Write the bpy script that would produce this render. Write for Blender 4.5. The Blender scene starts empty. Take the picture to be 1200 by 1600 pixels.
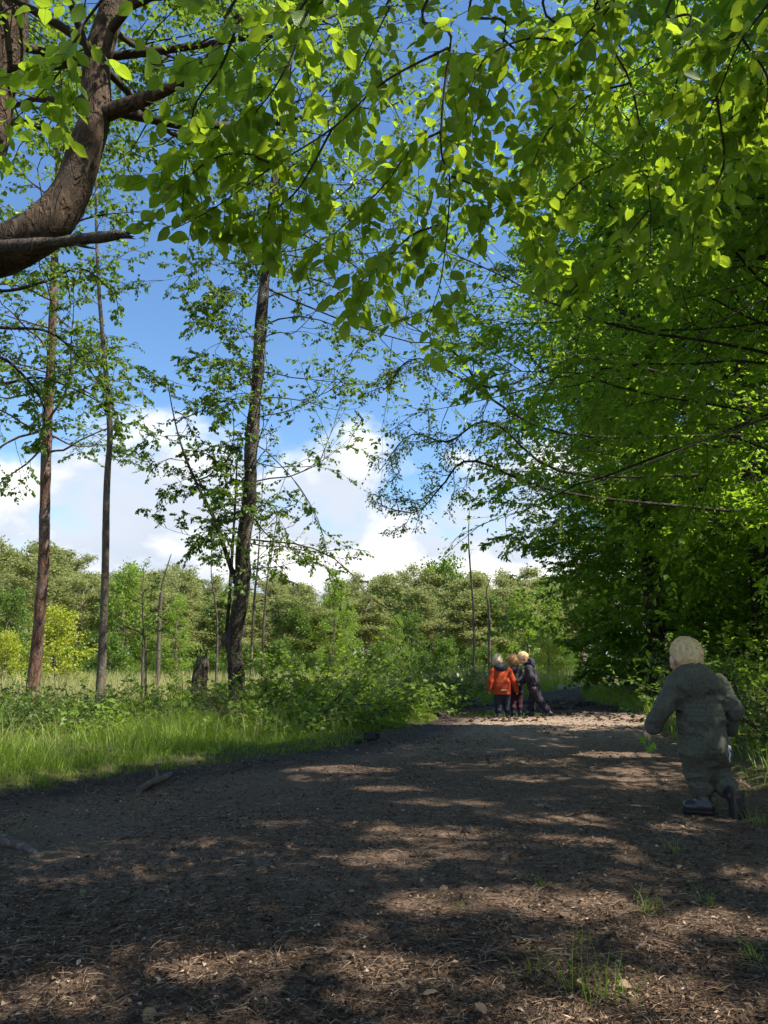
import bpy, math
import numpy as np
from mathutils import Vector, Matrix

S = bpy.context.scene
COL = S.collection
R = math.radians

# ------------------------------------------------------------------ camera
CAM = np.array([0.0, 0.0, 0.75])
PITCH = R(12.4)
cd = bpy.data.cameras.new('camera')
cam = bpy.data.objects.new('camera', cd)
COL.objects.link(cam)
cam.location = CAM
cam.rotation_euler = (R(90) + PITCH, 0, 0)
cd.sensor_fit = 'VERTICAL'
cd.sensor_height = 36
cd.sensor_width = 27
cd.lens = 24.96
cd.clip_start = 0.05
cd.clip_end = 3000
S.camera = cam

# ------------------------------------------------------------------ world
SUN_AZ, SUN_EL = R(117), R(53)        # clockwise from the view direction (+Y)
SUN = np.array([math.cos(SUN_EL) * math.sin(SUN_AZ), math.cos(SUN_EL) * math.cos(SUN_AZ), math.sin(SUN_EL)])
W_ = bpy.data.worlds.new('World')
S.world = W_
W_.use_nodes = True


class NT:
    """tiny helper to write node trees"""
    def __init__(s, tree):
        s.t = tree
        tree.nodes.clear()

    def n(s, typ, ins=None, **props):
        nd = s.t.nodes.new(typ)
        for k, v in props.items():
            setattr(nd, k, v)
        for k, v in (ins or {}).items():
            if isinstance(v, bpy.types.NodeSocket):
                s.t.links.new(v, nd.inputs[k])
            else:
                nd.inputs[k].default_value = v
        return nd

    def math(s, op, a, b=0.0, c=0.0, clamp=False):
        return s.n('ShaderNodeMath', {0: a, 1: b, 2: c}, operation=op, use_clamp=clamp).outputs[0]

    def vmath(s, op, a, b=(0, 0, 0)):
        return s.n('ShaderNodeVectorMath', {0: a, 1: b}, operation=op).outputs[0]

    def mix(s, f, a, b):
        nd = s.n('ShaderNodeMix', data_type='RGBA')
        for k, v in ((0, f), (6, a), (7, b)):
            if isinstance(v, bpy.types.NodeSocket):
                s.t.links.new(v, nd.inputs[k])
            else:
                nd.inputs[k].default_value = v if k == 0 else (tuple(v) + (1,))[:4]
        return nd.outputs[2]

    def ramp(s, f, stops):
        nd = s.n('ShaderNodeValToRGB', {0: f})
        el = nd.color_ramp.elements
        while len(el) < len(stops):
            el.new(0.5)
        for e, (p, c) in zip(el, stops):
            e.position = p
            e.color = (c, c, c, 1) if isinstance(c, (int, float)) else tuple(c) + (1,)
        return nd.outputs[0]

    def noise(s, vec, scale, detail=4.0, rough=0.55, dist=0.0):
        return s.n('ShaderNodeTexNoise', {'Vector': vec, 'Scale': scale, 'Detail': detail, 'Roughness': rough, 'Distortion': dist}).outputs[0]


w = NT(W_.node_tree)
tc = w.n('ShaderNodeTexCoord').outputs['Generated']
sky = w.n('ShaderNodeTexSky', sky_type='NISHITA', sun_disc=False, sun_elevation=SUN_EL, sun_rotation=SUN_AZ,
          altitude=0, air_density=1.0, dust_density=0.3, ozone_density=1.6).outputs[0]
sx = w.n('ShaderNodeSeparateXYZ', {0: tc})
zc = sx.outputs[2]
pv = w.vmath('MULTIPLY', tc, (1.0, 1.0, 1.5))
pv = w.vmath('ADD', pv, (3.1, 0.4, 0.2))


def cloud_n(off):
    v = w.vmath('ADD', pv, off) if off else pv
    big = w.noise(v, 2.6, 2.0, 0.5, 0.2)
    fine = w.noise(v, 6.5, 7.0, 0.52, 0.25)
    return w.math('ADD', w.math('MULTIPLY', big, 0.6), w.math('MULTIPLY', fine, 0.4))


d0 = cloud_n(None)
d1 = cloud_n(tuple(SUN * 0.06 + np.array([0, 0, 0.035])))
thr = w.n('ShaderNodeMapRange', {0: zc, 1: 0.15, 2: 0.34, 3: 0.345, 4: 0.69}).outputs[0]
cov = w.n('ShaderNodeMapRange', {0: w.math('SUBTRACT', d0, thr), 1: -0.02, 2: 0.075}, interpolation_type='SMOOTHSTEP').outputs[0]
lit = w.math('MULTIPLY_ADD', w.math('SUBTRACT', d0, d1), 10.0, 0.55, clamp=True)
thick = w.n('ShaderNodeMapRange', {0: w.math('SUBTRACT', d0, thr), 1: 0.05, 2: 0.25, 3: 0.12, 4: -0.12}).outputs[0]
lit = w.math('ADD', lit, thick, clamp=True)
ccol = w.mix(lit, (0.52, 0.58, 0.68), (1.0, 0.99, 0.97))
bg_sky = w.n('ShaderNodeBackground', {0: w.n('ShaderNodeHueSaturation', {'Saturation': 1.16, 'Color': sky}).outputs[0], 1: 0.112})
bg_cl = w.n('ShaderNodeBackground', {0: ccol, 1: 0.64})
mx = w.n('ShaderNodeMixShader', {0: cov, 1: bg_sky.outputs[0], 2: bg_cl.outputs[0]})
w.n('ShaderNodeOutputWorld', {0: mx.outputs[0]})

sd = bpy.data.lights.new('sun', 'SUN')
sd.energy = 5.0
sd.angle = R(0.53)
sd.color = (1.0, 0.93, 0.82)
sun = bpy.data.objects.new('sun', sd)
COL.objects.link(sun)
sun.rotation_euler = Vector(SUN).to_track_quat('Z', 'Y').to_euler()
sun.location = (20, -3, 25)

# ------------------------------------------------------------------ render look
S.view_settings.view_transform = 'Standard'
S.view_settings.look = 'None'
S.view_settings.gamma = 1
S.view_settings.exposure = 1.1
S.render.engine = 'CYCLES'
S.cycles.use_denoising = True
S.cycles.use_adaptive_sampling = True
S.cycles.adaptive_threshold = 0.03
S.cycles.max_bounces = 6
S.cycles.diffuse_bounces = 3
S.cycles.transmission_bounces = 6
S.cycles.sample_clamp_indirect = 6

# ------------------------------------------------------------------ geometry helpers
UP = np.array([0, 0, 1.0])


def nrm(v):
    return v / np.maximum(np.linalg.norm(v, axis=-1, keepdims=True), 1e-9)


def ray(px, py):
    xc, yc = (px - 600) / 1109.0, (800 - py) / 1109.0
    return np.array([xc, math.cos(PITCH) - yc * math.sin(PITCH), math.sin(PITCH) + yc * math.cos(PITCH)])


def W(px, py, t):
    return CAM + ray(px, py) * t


def project(p):
    q = np.atleast_2d(p) - CAM
    f = q[:, 1] * math.cos(PITCH) + q[:, 2] * math.sin(PITCH)
    u = -q[:, 1] * math.sin(PITCH) + q[:, 2] * math.cos(PITCH)
    fs = np.where(f < 0.05, 0.05, f)
    return 600 + 1109 * q[:, 0] / fs, 800 - 1109 * u / fs, f


def hash3(i, j, k):
    n = (i.astype(np.int64) * 374761393 + j.astype(np.int64) * 668265263 + k.astype(np.int64) * 2147483647 + 1013904223) & 0x7fffffff
    n = ((n ^ (n >> 13)) * 1274126177) & 0x7fffffff
    n = ((n ^ (n >> 15)) * 40503 * 69621) & 0x7fffffff
    return ((n ^ (n >> 16)) & 0xffff) / 65535.0


def vnoise(p):
    """value noise, p (...,3) -> 0..1"""
    p = np.asarray(p, float)
    i = np.floor(p).astype(np.int64)
    f = p - i
    f = f * f * (3 - 2 * f)
    out = 0
    for a in (0, 1):
        for b in (0, 1):
            for c in (0, 1):
                wgt = (f[..., 0] if a else 1 - f[..., 0]) * (f[..., 1] if b else 1 - f[..., 1]) * (f[..., 2] if c else 1 - f[..., 2])
                out = out + wgt * hash3(i[..., 0] + a, i[..., 1] + b, i[..., 2] + c)
    return out


def n2(x, y, s, seed=0.0):
    x, y = np.broadcast_arrays(np.asarray(x, float), np.asarray(y, float))
    return vnoise(np.stack([x * s, y * s, np.full_like(x, seed + 0.5)], -1)) - 0.5


class MB:
    """collects vertices and faces, builds ONE mesh"""
    def __init__(s):
        s.v, s.f, s.m, s.r, s.u, s.n = [], [], [], [], [], 0

    def add(s, v, f, mat=0, rnd=None, uv=None):
        v = np.asarray(v, float).reshape(-1, 3)
        f = np.asarray(f, np.int64)
        if not len(v):
            return
        s.v.append(v)
        s.f.append(f + s.n)
        s.m.append(np.full(len(f), mat))
        s.r.append(np.broadcast_to(np.asarray(0.5 if rnd is None else rnd, float), (len(v),)))
        s.u.append(np.zeros((len(v), 2)) if uv is None else uv)
        s.n += len(v)

    def mesh(s, name, mats, smooth=True):
        me = bpy.data.meshes.new(name)
        v = np.concatenate(s.v)
        loops = np.concatenate([f.ravel() for f in s.f])
        tot = np.concatenate([np.full(len(f), f.shape[1]) for f in s.f])
        st = np.concatenate([[0], np.cumsum(tot)[:-1]])
        me.vertices.add(len(v))
        me.vertices.foreach_set('co', v.astype(np.float32).ravel())
        me.loops.add(len(loops))
        me.loops.foreach_set('vertex_index', loops.astype(np.int32))
        me.polygons.add(len(tot))
        me.polygons.foreach_set('loop_start', st.astype(np.int32))
        me.polygons.foreach_set('material_index', np.concatenate(s.m).astype(np.int32))
        me.polygons.foreach_set('use_smooth', np.full(len(tot), smooth))
        a = me.attributes.new('rnd', 'FLOAT', 'POINT')
        a.data.foreach_set('value', np.concatenate(s.r).astype(np.float32))
        a = me.attributes.new('uvp', 'FLOAT2', 'POINT')
        a.data.foreach_set('vector', np.concatenate(s.u).astype(np.float32).ravel())
        me.update(calc_edges=True)
        for m in mats:
            me.materials.append(m)
        return me

    def build(s, name, mats, parent=None, smooth=True, **props):
        mats = mats if isinstance(mats, (list, tuple)) else [mats]
        return put(name, s.mesh(name, mats, smooth), parent, **props)


def put(name, me, parent=None, loc=None, **props):
    o = bpy.data.objects.new(name, me)
    COL.objects.link(o)
    if parent:
        o.parent = parent
    if loc is not None:
        o.location = loc
    for k, v in props.items():
        o[k] = v
    return o


def thing(name, label, cat, loc=(0, 0, 0), rz=0.0, group=None, scale=1.0):
    o = put(name, None, None, loc)
    o.rotation_euler = (0, 0, rz)
    o.scale = (scale,) * 3
    o['label'], o['category'] = label, cat
    if group:
        o['group'] = group
    return o


def tag(o, label, cat, group=None):
    o['label'], o['category'] = label, cat
    if group:
        o['group'] = group
    return o


def tubes(P, Rd, sides=5, cap=False):
    """P (n,k,3), Rd (n,k) -> verts, quads for n tubes"""
    P = np.asarray(P, float)
    Rd = np.asarray(Rd, float)
    n, k, _ = P.shape
    T = np.empty_like(P)
    T[:, 1:-1] = P[:, 2:] - P[:, :-2]
    T[:, 0] = P[:, 1] - P[:, 0]
    T[:, -1] = P[:, -1] - P[:, -2]
    T = nrm(T)
    ch = nrm(P[:, -1] - P[:, 0])
    ref = np.where(np.abs(ch[:, 2:3]) > 0.8, np.array([1.0, 0.1, 0]), np.array([0, 0, 1.0]))[:, None, :]
    A = nrm(np.cross(T, np.broadcast_to(ref, T.shape)))
    B = np.cross(T, A)
    an = np.arange(sides) * 2 * math.pi / sides
    V = P[:, :, None, :] + Rd[:, :, None, None] * (np.cos(an)[:, None] * A[:, :, None, :] + np.sin(an)[:, None] * B[:, :, None, :])
    idx = np.arange(n * k * sides).reshape(n, k, sides)
    q = np.stack([idx[:, :-1], np.roll(idx[:, :-1], -1, 2), np.roll(idx[:, 1:], -1, 2), idx[:, 1:]], -1).reshape(-1, 4)
    return V.reshape(-1, 3), q


def spline(pts, k):
    """Catmull-Rom through pts -> k points"""
    p = np.asarray(pts, float)
    p = np.vstack([2 * p[0] - p[1], p, 2 * p[-1] - p[-2]])
    m = len(p) - 3
    u = np.linspace(0, m - 1e-6, k)
    i = u.astype(int)
    t = (u - i)[:, None]
    a, b, c, d = p[i], p[i + 1], p[i + 2], p[i + 3]
    return 0.5 * (2 * b + (c - a) * t + (2 * a - 5 * b + 4 * c - d) * t * t + (3 * b - a - 3 * c + d) * t ** 3)


def grow(rng, p0, d0, L, nseg, wig, grav):
    n = len(p0)
    P = np.empty((n, nseg + 1, 3))
    P[:, 0] = p0
    d = nrm(np.array(d0, float))
    for i in range(nseg):
        d = nrm(d + rng.normal(0, wig, (n, 3)) + np.array([0, 0, grav]))
        P[:, i + 1] = P[:, i] + d * (np.asarray(L) / nseg)[:, None]
    return P


def spawn(rng, P, L, m, s0, s1, ang, angj, phij, ratio, taper=0.6, minl=0.05):
    """m children along each polyline; returns p0, d0, length, s, parent index"""
    n, k, _ = P.shape
    s = s0 + (s1 - s0) * (np.arange(m)[None, :] + rng.uniform(0.1, 0.9, (n, m))) / m
    u = s * (k - 1)
    i = np.clip(u.astype(int), 0, k - 2)
    t = (u - i)[..., None]
    ar = np.arange(n)[:, None]
    a, b = P[ar, i], P[ar, i + 1]
    pos = a + (b - a) * t
    tan = nrm(b - a)
    side = nrm(np.cross(tan, UP) + 1e-4)
    upv = np.cross(side, tan)
    sg = np.where(np.arange(m) % 2 == 0, 1.0, -1.0)[None, :]
    phi = rng.normal(0, 1, (n, m)) * phij
    sv = side * (sg * np.cos(phi))[..., None] + upv * np.sin(phi)[..., None]
    an = ang + rng.normal(0, angj, (n, m))
    d = nrm(tan * np.cos(an)[..., None] + sv * np.sin(an)[..., None])
    ln = np.asarray(L)[:, None] * ratio * (1 - taper * s) * rng.uniform(0.7, 1.25, (n, m))
    par = np.broadcast_to(ar, (n, m))
    return pos.reshape(-1, 3), d.reshape(-1, 3), np.maximum(ln.ravel(), minl), s.ravel(), par.ravel()


def leaf_quads(pos, d, nv, ln, wd, rng, fold=0.25, droop=0.15, shape='quad'):
    """leaf blades; returns verts, faces, rnd, uv"""
    N = len(pos)
    d = nrm(d)
    nv = nrm(nv - d * np.sum(nv * d, -1, keepdims=True))
    sd_ = np.cross(nv, d)
    ln = np.broadcast_to(np.asarray(ln, float), (N,))
    wd = np.broadcast_to(np.asarray(wd, float), (N,))
    if shape == 'quad':
        st = [(0, 0), (0.45, 1), (1, 0), (0.45, -1)]
        fc = [(0, 1, 2), (0, 2, 3)]
    else:
        st = [(0, 0), (0.5, 0), (1, 0), (0.22, .78), (0.6, 0.92), (0.22, -.78), (0.6, -0.92), (0.86, .42), (0.86, -.42)]
        fc = [(0, 1, 3), (1, 4, 3), (1, 7, 4), (1, 2, 7), (0, 5, 1), (1, 5, 6), (1, 6, 8), (1, 8, 2)]
    V = np.empty((N, len(st), 3))
    uv = np.empty((N, len(st), 2))
    for k, (u, v) in enumerate(st):
        V[:, k] = pos + d * (u * ln)[:, None] + sd_ * (v * wd * 0.5)[:, None] + nv * ((abs(v) * fold * wd * 0.5) - droop * ln * u * u)[:, None]
        uv[:, k] = (u, v)
    F = (np.arange(N)[:, None, None] * len(st) + np.array(fc)[None]).reshape(-1, 3)
    rn = np.repeat(rng.uniform(0, 1, N), len(st))
    return V.reshape(-1, 3), F, rn, uv.reshape(-1, 2)


# ------------------------------------------------------------------ materials
def mat(name):
    m = bpy.data.materials.new(name)
    m.use_nodes = True
    return m, NT(m.node_tree)


def finish(t, bsdf, disp=None):
    t.n('ShaderNodeOutputMaterial', {0: bsdf})


def leaf_mat(name, dark, light, trans, tw=0.45, rough=0.45, veins=False, obj_rnd=False, spec=0.35):
    m, t = mat(name)
    rnd = t.n('ShaderNodeObjectInfo').outputs['Random'] if obj_rnd else t.n('ShaderNodeAttribute', attribute_name='rnd').outputs['Fac']
    gp = t.n('ShaderNodeNewGeometry').outputs['Position']
    big = t.noise(gp, 0.9, 2.0)
    f = t.math('ADD', t.math('MULTIPLY', rnd, 0.75), t.math('MULTIPLY_ADD', big, 0.8, -0.28), clamp=True)
    col = t.mix(f, dark, light)
    tcol = t.mix(f, tuple(c * 0.75 for c in trans), tuple(min(1, c * 1.15) for c in trans))
    ins = {'Roughness': rough, 'Specular IOR Level': spec}
    if veins:
        uv = t.n('ShaderNodeAttribute', attribute_name='uvp').outputs['Vector']
        xy = t.n('ShaderNodeSeparateXYZ', {0: uv})
        av = t.math('ABSOLUTE', xy.outputs[1])
        ph = t.math('SUBTRACT', xy.outputs[0], t.math('MULTIPLY', av, 0.26))
        wv = t.math('ABSOLUTE', t.math('SINE', t.math('MULTIPLY', ph, 23.0)))
        line = t.n('ShaderNodeMapRange', {0: wv, 1: 0.0, 2: 0.22, 3: 1.0, 4: 0.0}).outputs[0]
        mid = t.n('ShaderNodeMapRange', {0: av, 1: 0.0, 2: 0.07, 3: 1.0, 4: 0.0}).outputs[0]
        vv = t.math('MAXIMUM', t.math('MULTIPLY', line, 0.55), mid)
        tcol = t.mix(t.math('MULTIPLY', vv, 0.8), tcol, tuple(c * 0.4 for c in trans))
        col = t.mix(t.math('MULTIPLY', vv, 0.6), col, tuple(c * 1.7 for c in light))
        bp = t.n('ShaderNodeBump', {'Height': wv, 'Strength': 0.35, 'Distance': 0.002})
        ins['Normal'] = bp.outputs[0]
    ins['Base Color'] = col
    b = t.n('ShaderNodeBsdfPrincipled', ins)
    tr = t.n('ShaderNodeBsdfTranslucent', {0: tcol})
    mxs = t.n('ShaderNodeMixShader', {0: tw, 1: b.outputs[0], 2: tr.outputs[0]})
    finish(t, mxs.outputs[0])
    return m


def bark_mat(name, c1, c2, c3=None, scale=9.0, stretch=0.22, bump=0.9, dist=0.03, moss=0.0):
    m, t = mat(name)
    co = t.n('ShaderNodeTexCoord').outputs['Object']
    v = t.vmath('MULTIPLY', co, (1, 1, stretch))
    a = t.noise(v, scale * 2.2, 7.0, 0.7, 0.4)
    rg = t.math('ABSOLUTE', t.math('SUBTRACT', t.noise(v, scale * 1.1, 4.0, 0.6, 0.9), 0.5))
    cr = t.n('ShaderNodeMapRange', {0: rg, 1: 0.0, 2: 0.10}, interpolation_type='SMOOTHSTEP').outputs[0]
    big = t.noise(co, 1.7, 3.0)
    f = t.math('MULTIPLY', t.math('MULTIPLY_ADD', a, 1.5, -0.25, clamp=True), t.math('MULTIPLY_ADD', cr, 0.6, 0.4))
    col = t.mix(f, c1, c2)
    if c3:
        col = t.mix(t.n('ShaderNodeMapRange', {0: big, 1: 0.52, 2: 0.66}).outputs[0], col, c3)
    if moss:
        mf = t.n('ShaderNodeMapRange', {0: t.noise(co, 3.1, 5.0), 1: 0.62 - moss * .2, 2: 0.75 - moss * .2}).outputs[0]
        col = t.mix(t.math('MULTIPLY', mf, 0.7), col, (0.09, 0.11, 0.04))
    h = t.math('ADD', t.math('MULTIPLY', cr, 0.6), a)
    bp = t.n('ShaderNodeBump', {'Height': h, 'Strength': bump, 'Distance': dist})
    b = t.n('ShaderNodeBsdfPrincipled', {'Base Color': col, 'Roughness': 0.9, 'Specular IOR Level': 0.2, 'Normal': bp.outputs[0]})
    finish(t, b.outputs[0])
    return m


def plain(name, c1, c2, scale=20.0, rough=0.85, bump=0.3, dist=0.01, spec=0.3, attr=False):
    m, t = mat(name)
    co = t.n('ShaderNodeTexCoord').outputs['Object']
    f = t.n('ShaderNodeAttribute', attribute_name='rnd').outputs['Fac'] if attr else t.noise(co, scale, 5.0)
    nz = t.noise(co, scale * 2, 4.0)
    bp = t.n('ShaderNodeBump', {'Height': nz, 'Strength': bump, 'Distance': dist})
    b = t.n('ShaderNodeBsdfPrincipled', {'Base Color': t.mix(f, c1, c2), 'Roughness': rough, 'Specular IOR Level': spec, 'Normal': bp.outputs[0]})
    finish(t, b.outputs[0])
    return m


M = {}
M['beech_leaf'] = leaf_mat('beech_leaf', (0.070, 0.130, 0.013), (0.135, 0.215, 0.022), (0.43, 0.60, 0.032), 0.58, 0.42, True, True)
M['beech_foliage'] = leaf_mat('beech_foliage', (0.070, 0.130, 0.013), (0.135, 0.215, 0.022), (0.43, 0.60, 0.032), 0.58, 0.42, True)
M['hornbeam'] = leaf_mat('hornbeam_foliage', (0.042, 0.095, 0.011), (0.095, 0.18, 0.018), (0.34, 0.54, 0.025), 0.5, 0.45)
M['hornbeam_leaf'] = leaf_mat('hornbeam_leaf', (0.042, 0.095, 0.011), (0.095, 0.18, 0.018), (0.34, 0.54, 0.025), 0.5, 0.45, True, True)
M['birch'] = leaf_mat('birch_foliage', (0.040, 0.080, 0.014), (0.090, 0.150, 0.022), (0.25, 0.40, 0.03), 0.4, 0.4)
M['bush'] = leaf_mat('bush_foliage', (0.075, 0.14, 0.016), (0.17, 0.26, 0.028), (0.36, 0.52, 0.03), 0.4, 0.5)
M['yellow'] = leaf_mat('yellow_foliage', (0.17, 0.22, 0.02), (0.34, 0.38, 0.035), (0.50, 0.55, 0.04), 0.4, 0.5)
M['fresh'] = leaf_mat('fresh_foliage', (0.08, 0.15, 0.02), (0.18, 0.28, 0.035), (0.35, 0.50, 0.04), 0.4, 0.5)
M['deep'] = leaf_mat('deep_foliage', (0.045, 0.090, 0.014), (0.105, 0.17, 0.025), (0.20, 0.34, 0.03), 0.35, 0.5)
M['pine'] = leaf_mat('pine_needles', (0.145, 0.175, 0.055), (0.30, 0.31, 0.11), (0.30, 0.34, 0.10), 0.45, 0.6)
M['grass'] = leaf_mat('grass_blades', (0.09, 0.155, 0.015), (0.20, 0.29, 0.032), (0.36, 0.50, 0.03), 0.42, 0.5)
M['reed'] = leaf_mat('dry_reed', (0.18, 0.20, 0.07), (0.40, 0.37, 0.165), (0.38, 0.40, 0.13), 0.35, 0.7)
M['bark_brown'] = bark_mat('bark_brown', (0.030, 0.020, 0.013), (0.175, 0.115, 0.074), (0.12, 0.088, 0.062), 9, 0.3, 1.0, 0.04)
M['bark_dark'] = bark_mat('bark_dark', (0.022, 0.018, 0.015), (0.10, 0.085, 0.066), None, 12, 0.4, 1.0, 0.03, 0.3)
M['bark_birch'] = bark_mat('bark_birch', (0.03, 0.025, 0.02), (0.17, 0.145, 0.115), (0.25, 0.22, 0.18), 13, 0.7, 1.0, 0.05)
M['bark_red'] = bark_mat('bark_red', (0.075, 0.042, 0.030), (0.27, 0.155, 0.11), (0.22, 0.165, 0.13), 8, 0.18, 1.0, 0.03)
M['bark_grey'] = bark_mat('bark_grey', (0.075, 0.062, 0.046), (0.24, 0.205, 0.16), None, 14, 0.3, 0.8, 0.02)
M['bark_pale'] = bark_mat('bark_pale', (0.16, 0.125, 0.095), (0.38, 0.32, 0.26), None, 3, 0.3, 0.6, 0.03)
M['twig'] = plain('twig_bark', (0.020, 0.014, 0.010), (0.060, 0.042, 0.028), 30)
M['dead_wood'] = bark_mat('dead_wood', (0.035, 0.028, 0.023), (0.17, 0.135, 0.105), (0.10, 0.095, 0.085), 10, 0.15, 1.0, 0.04)

# ------------------------------------------------------------------ terrain
XL = np.array([(-4, -9.5), (0, -5.8), (3, -3.7), (4.7, -2.45), (6.2, -1.3), (8, -.2), (10.3, .42), (12.5, .8), (15.7, 1.9), (20, 3.8), (28, 6.9), (40, 13.2), (60, 26)])
XR = np.array([(-4, 2.5), (3, 2.45), (5, 2.5), (6, 2.7), (9, 3.5), (12, 4.2), (16, 4.7), (20, 5.5), (28, 8.2), (40, 14.6), (60, 27.5)])


def xl(y):
    return np.interp(y, XL[:, 0], XL[:, 1])


def xr(y):
    return np.interp(y, XR[:, 0], XR[:, 1])


def path_in(x, y):
    """signed: >0 inside the path, metres to the nearer edge, wobbly edge"""
    wob = 0.5 * n2(x, y, 1.3, 3) + 0.34 * n2(x, y, 4.1, 7) + .12 * n2(x, y, 10, 8)
    return np.minimum(x - xl(y), xr(y) - x) + wob


def ground_h(x, y):
    x, y = np.asarray(x, float), np.asarray(y, float)
    din = path_in(x, y)
    left = np.clip(xl(y) - x, 0, None)
    right = np.clip(x - xr(y), 0, None)
    h = 0.05 * np.clip(-din / 0.25, 0, 1) - 0.10 * np.clip(din / 0.25, 0, 1)
    h = h - 0.22 * np.clip((left - 1.0) / 6.0, 0, 1) + 0.28 * np.clip(right / 3.0, 0, 1)
    h = h + 0.10 * n2(x, y, 0.5, 11) * np.clip(-din, 0, 1) + 0.05 * n2(x, y, 1.7, 12) * np.clip(-din, 0, 1)
    return h


PUD = [(1.45, 12.5, 0.7, 0.7), (2.15, 12.3, 0.6, 0.55), (2.9, 12.9, 0.45, 0.4), (1.9, 13.6, .5, .4)]


def path_h(x, y):
    x, y = np.asarray(x, float), np.asarray(y, float)
    din = path_in(x, y)
    h = 0.02 * n2(x, y, 0.7, 21) + 0.025 * n2(x, y, 2.3, 22) * np.clip(9 / np.maximum(y, 1), .4, 1) + 0.016 * n2(x, y, 7, 23) + 0.010 * n2(x, y, 19, 24) + 0.006 * n2(x, y, 43, 25)
    mud = np.clip(1 - np.abs(y - 13.2) / 2.2, 0, 1) * np.clip(din, 0, 1) + 0.75 * np.clip(1 - np.abs(din - 0.45) / 0.45, 0, 1) * (x < (xl(y) + xr(y)) / 2)
    h = h + mud * (0.03 * n2(x, y, 3.1, 31) + 0.04 * n2(x, y, 7.3, 32) - 0.005)
    for (a, b, p, q) in PUD:
        h = h - 0.05 * np.exp(-(((x - a) / p) ** 2 + ((y - b) / q) ** 2))
    h = h + (0.022 * n2(x, y, 5.2, 26) + 0.016 * n2(x, y, 11, 27)) * np.clip((y - 6) / 4, 0, 1)
    h = h - 0.20 * np.clip((0.12 - din) / 0.35, 0, 1)
    return h


def surf_h(x, y):
    return np.maximum(ground_h(x, y), path_h(x, y))


def sheet(xs, ys, hf, name, mats):
    X, Y = np.meshgrid(xs, ys)
    Z = hf(X, Y)
    n, m = X.shape
    idx = np.arange(n * m).reshape(n, m)
    q = np.stack([idx[:-1, :-1], idx[:-1, 1:], idx[1:, 1:], idx[1:, :-1]], -1).reshape(-1, 4)
    b = MB()
    b.add(np.stack([X, Y, Z], -1).reshape(-1, 3), q)
    return b, X, Y, q


def spread(lo, a, b, hi, step, k):
    """dense between a and b, growing outwards to lo / hi"""
    core = np.arange(a, b, step)
    g = np.geomspace(step, hi - b, k)
    g2 = np.geomspace(step, a - lo, k)
    return np.concatenate([(a - g2)[::-1], core, b + g])


def soil_mat(name, kind):
    m, t = mat(name)
    co = t.n('ShaderNodeNewGeometry').outputs['Position']
    a = t.noise(co, 1.1, 5.0, 0.6)
    b = t.noise(co, 9.0, 6.0, 0.7)
    c = t.noise(co, 60.0, 5.0, 0.75)
    st = t.noise(t.vmath('MULTIPLY', co, (1.0, 0.4, 1)), 140.0, 3.0, 0.7, 1.2)
    if kind == 'path':
        col = t.mix(t.math('MULTIPLY_ADD', b, 1.6, -0.3, clamp=True), (0.062, 0.042, 0.029), (0.155, 0.106, 0.073))
        col = t.mix(t.n('ShaderNodeMapRange', {0: c, 1: 0.5, 2: 0.72}).outputs[0], col, (0.27, 0.19, 0.135))
        col = t.mix(t.n('ShaderNodeMapRange', {0: st, 1: 0.60, 2: 0.72}).outputs[0], col, (0.32, 0.22, 0.15))
        col = t.mix(t.n('ShaderNodeMapRange', {0: c, 1: 0.43, 2: 0.30}).outputs[0], col, (0.022, 0.017, 0.014))
        mf = t.n('ShaderNodeMapRange', {0: t.noise(co, 0.75, 4.0), 1: 0.56, 2: 0.68}).outputs[0]
        col = t.mix(t.math('MULTIPLY', mf, 0.45), col, (0.065, 0.062, 0.028))
        # pale sandy stretch towards the children, black mud at the left edge and puddle, painted shade beyond the children (attribute rnd)
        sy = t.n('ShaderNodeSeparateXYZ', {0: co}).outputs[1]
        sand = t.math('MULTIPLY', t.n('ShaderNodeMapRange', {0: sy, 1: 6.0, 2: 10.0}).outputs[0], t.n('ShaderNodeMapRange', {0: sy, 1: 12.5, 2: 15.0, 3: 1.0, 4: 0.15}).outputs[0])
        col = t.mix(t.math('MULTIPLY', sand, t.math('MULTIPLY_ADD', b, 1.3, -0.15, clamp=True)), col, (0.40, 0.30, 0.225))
        wet_shade = t.n('ShaderNodeAttribute', attribute_name='rnd').outputs['Fac']
        wet_shade = t.math('MULTIPLY_ADD', t.math('SUBTRACT', b, 0.5), 1.2, wet_shade, clamp=True)
        col = t.mix(wet_shade, col, (0.030, 0.022, 0.017))
        rough = t.math('MULTIPLY_ADD', wet_shade, -0.25, 0.95)
        dist = 0.012
    else:
        col = t.mix(a, (0.06, 0.075, 0.022), (0.12, 0.10, 0.055))
        sy = t.n('ShaderNodeSeparateXYZ', {0: co}).outputs[1]
        far = t.n('ShaderNodeMapRange', {0: sy, 1: 14.0, 2: 30.0}).outputs[0]
        col = t.mix(t.math('MULTIPLY', far, 0.8), col, t.mix(b, (0.22, 0.20, 0.085), (0.36, 0.31, 0.15)))
        rough, dist = 0.95, 0.03
    h = t.math('ADD', t.math('MULTIPLY', c, 0.6), t.math('ADD', b, t.math('MULTIPLY', st, 0.3)))
    bp = t.n('ShaderNodeBump', {'Height': h, 'Strength': 0.8, 'Distance': dist})
    p = t.n('ShaderNodeBsdfPrincipled', {'Base Color': col, 'Roughness': rough, 'Specular IOR Level': 0.12, 'Normal': bp.outputs[0]})
    finish(t, p.outputs[0])
    return m


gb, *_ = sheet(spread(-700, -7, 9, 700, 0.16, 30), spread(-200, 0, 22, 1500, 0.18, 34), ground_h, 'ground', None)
gb.build('ground', soil_mat('meadow_soil', 'meadow'), kind='structure')

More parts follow.
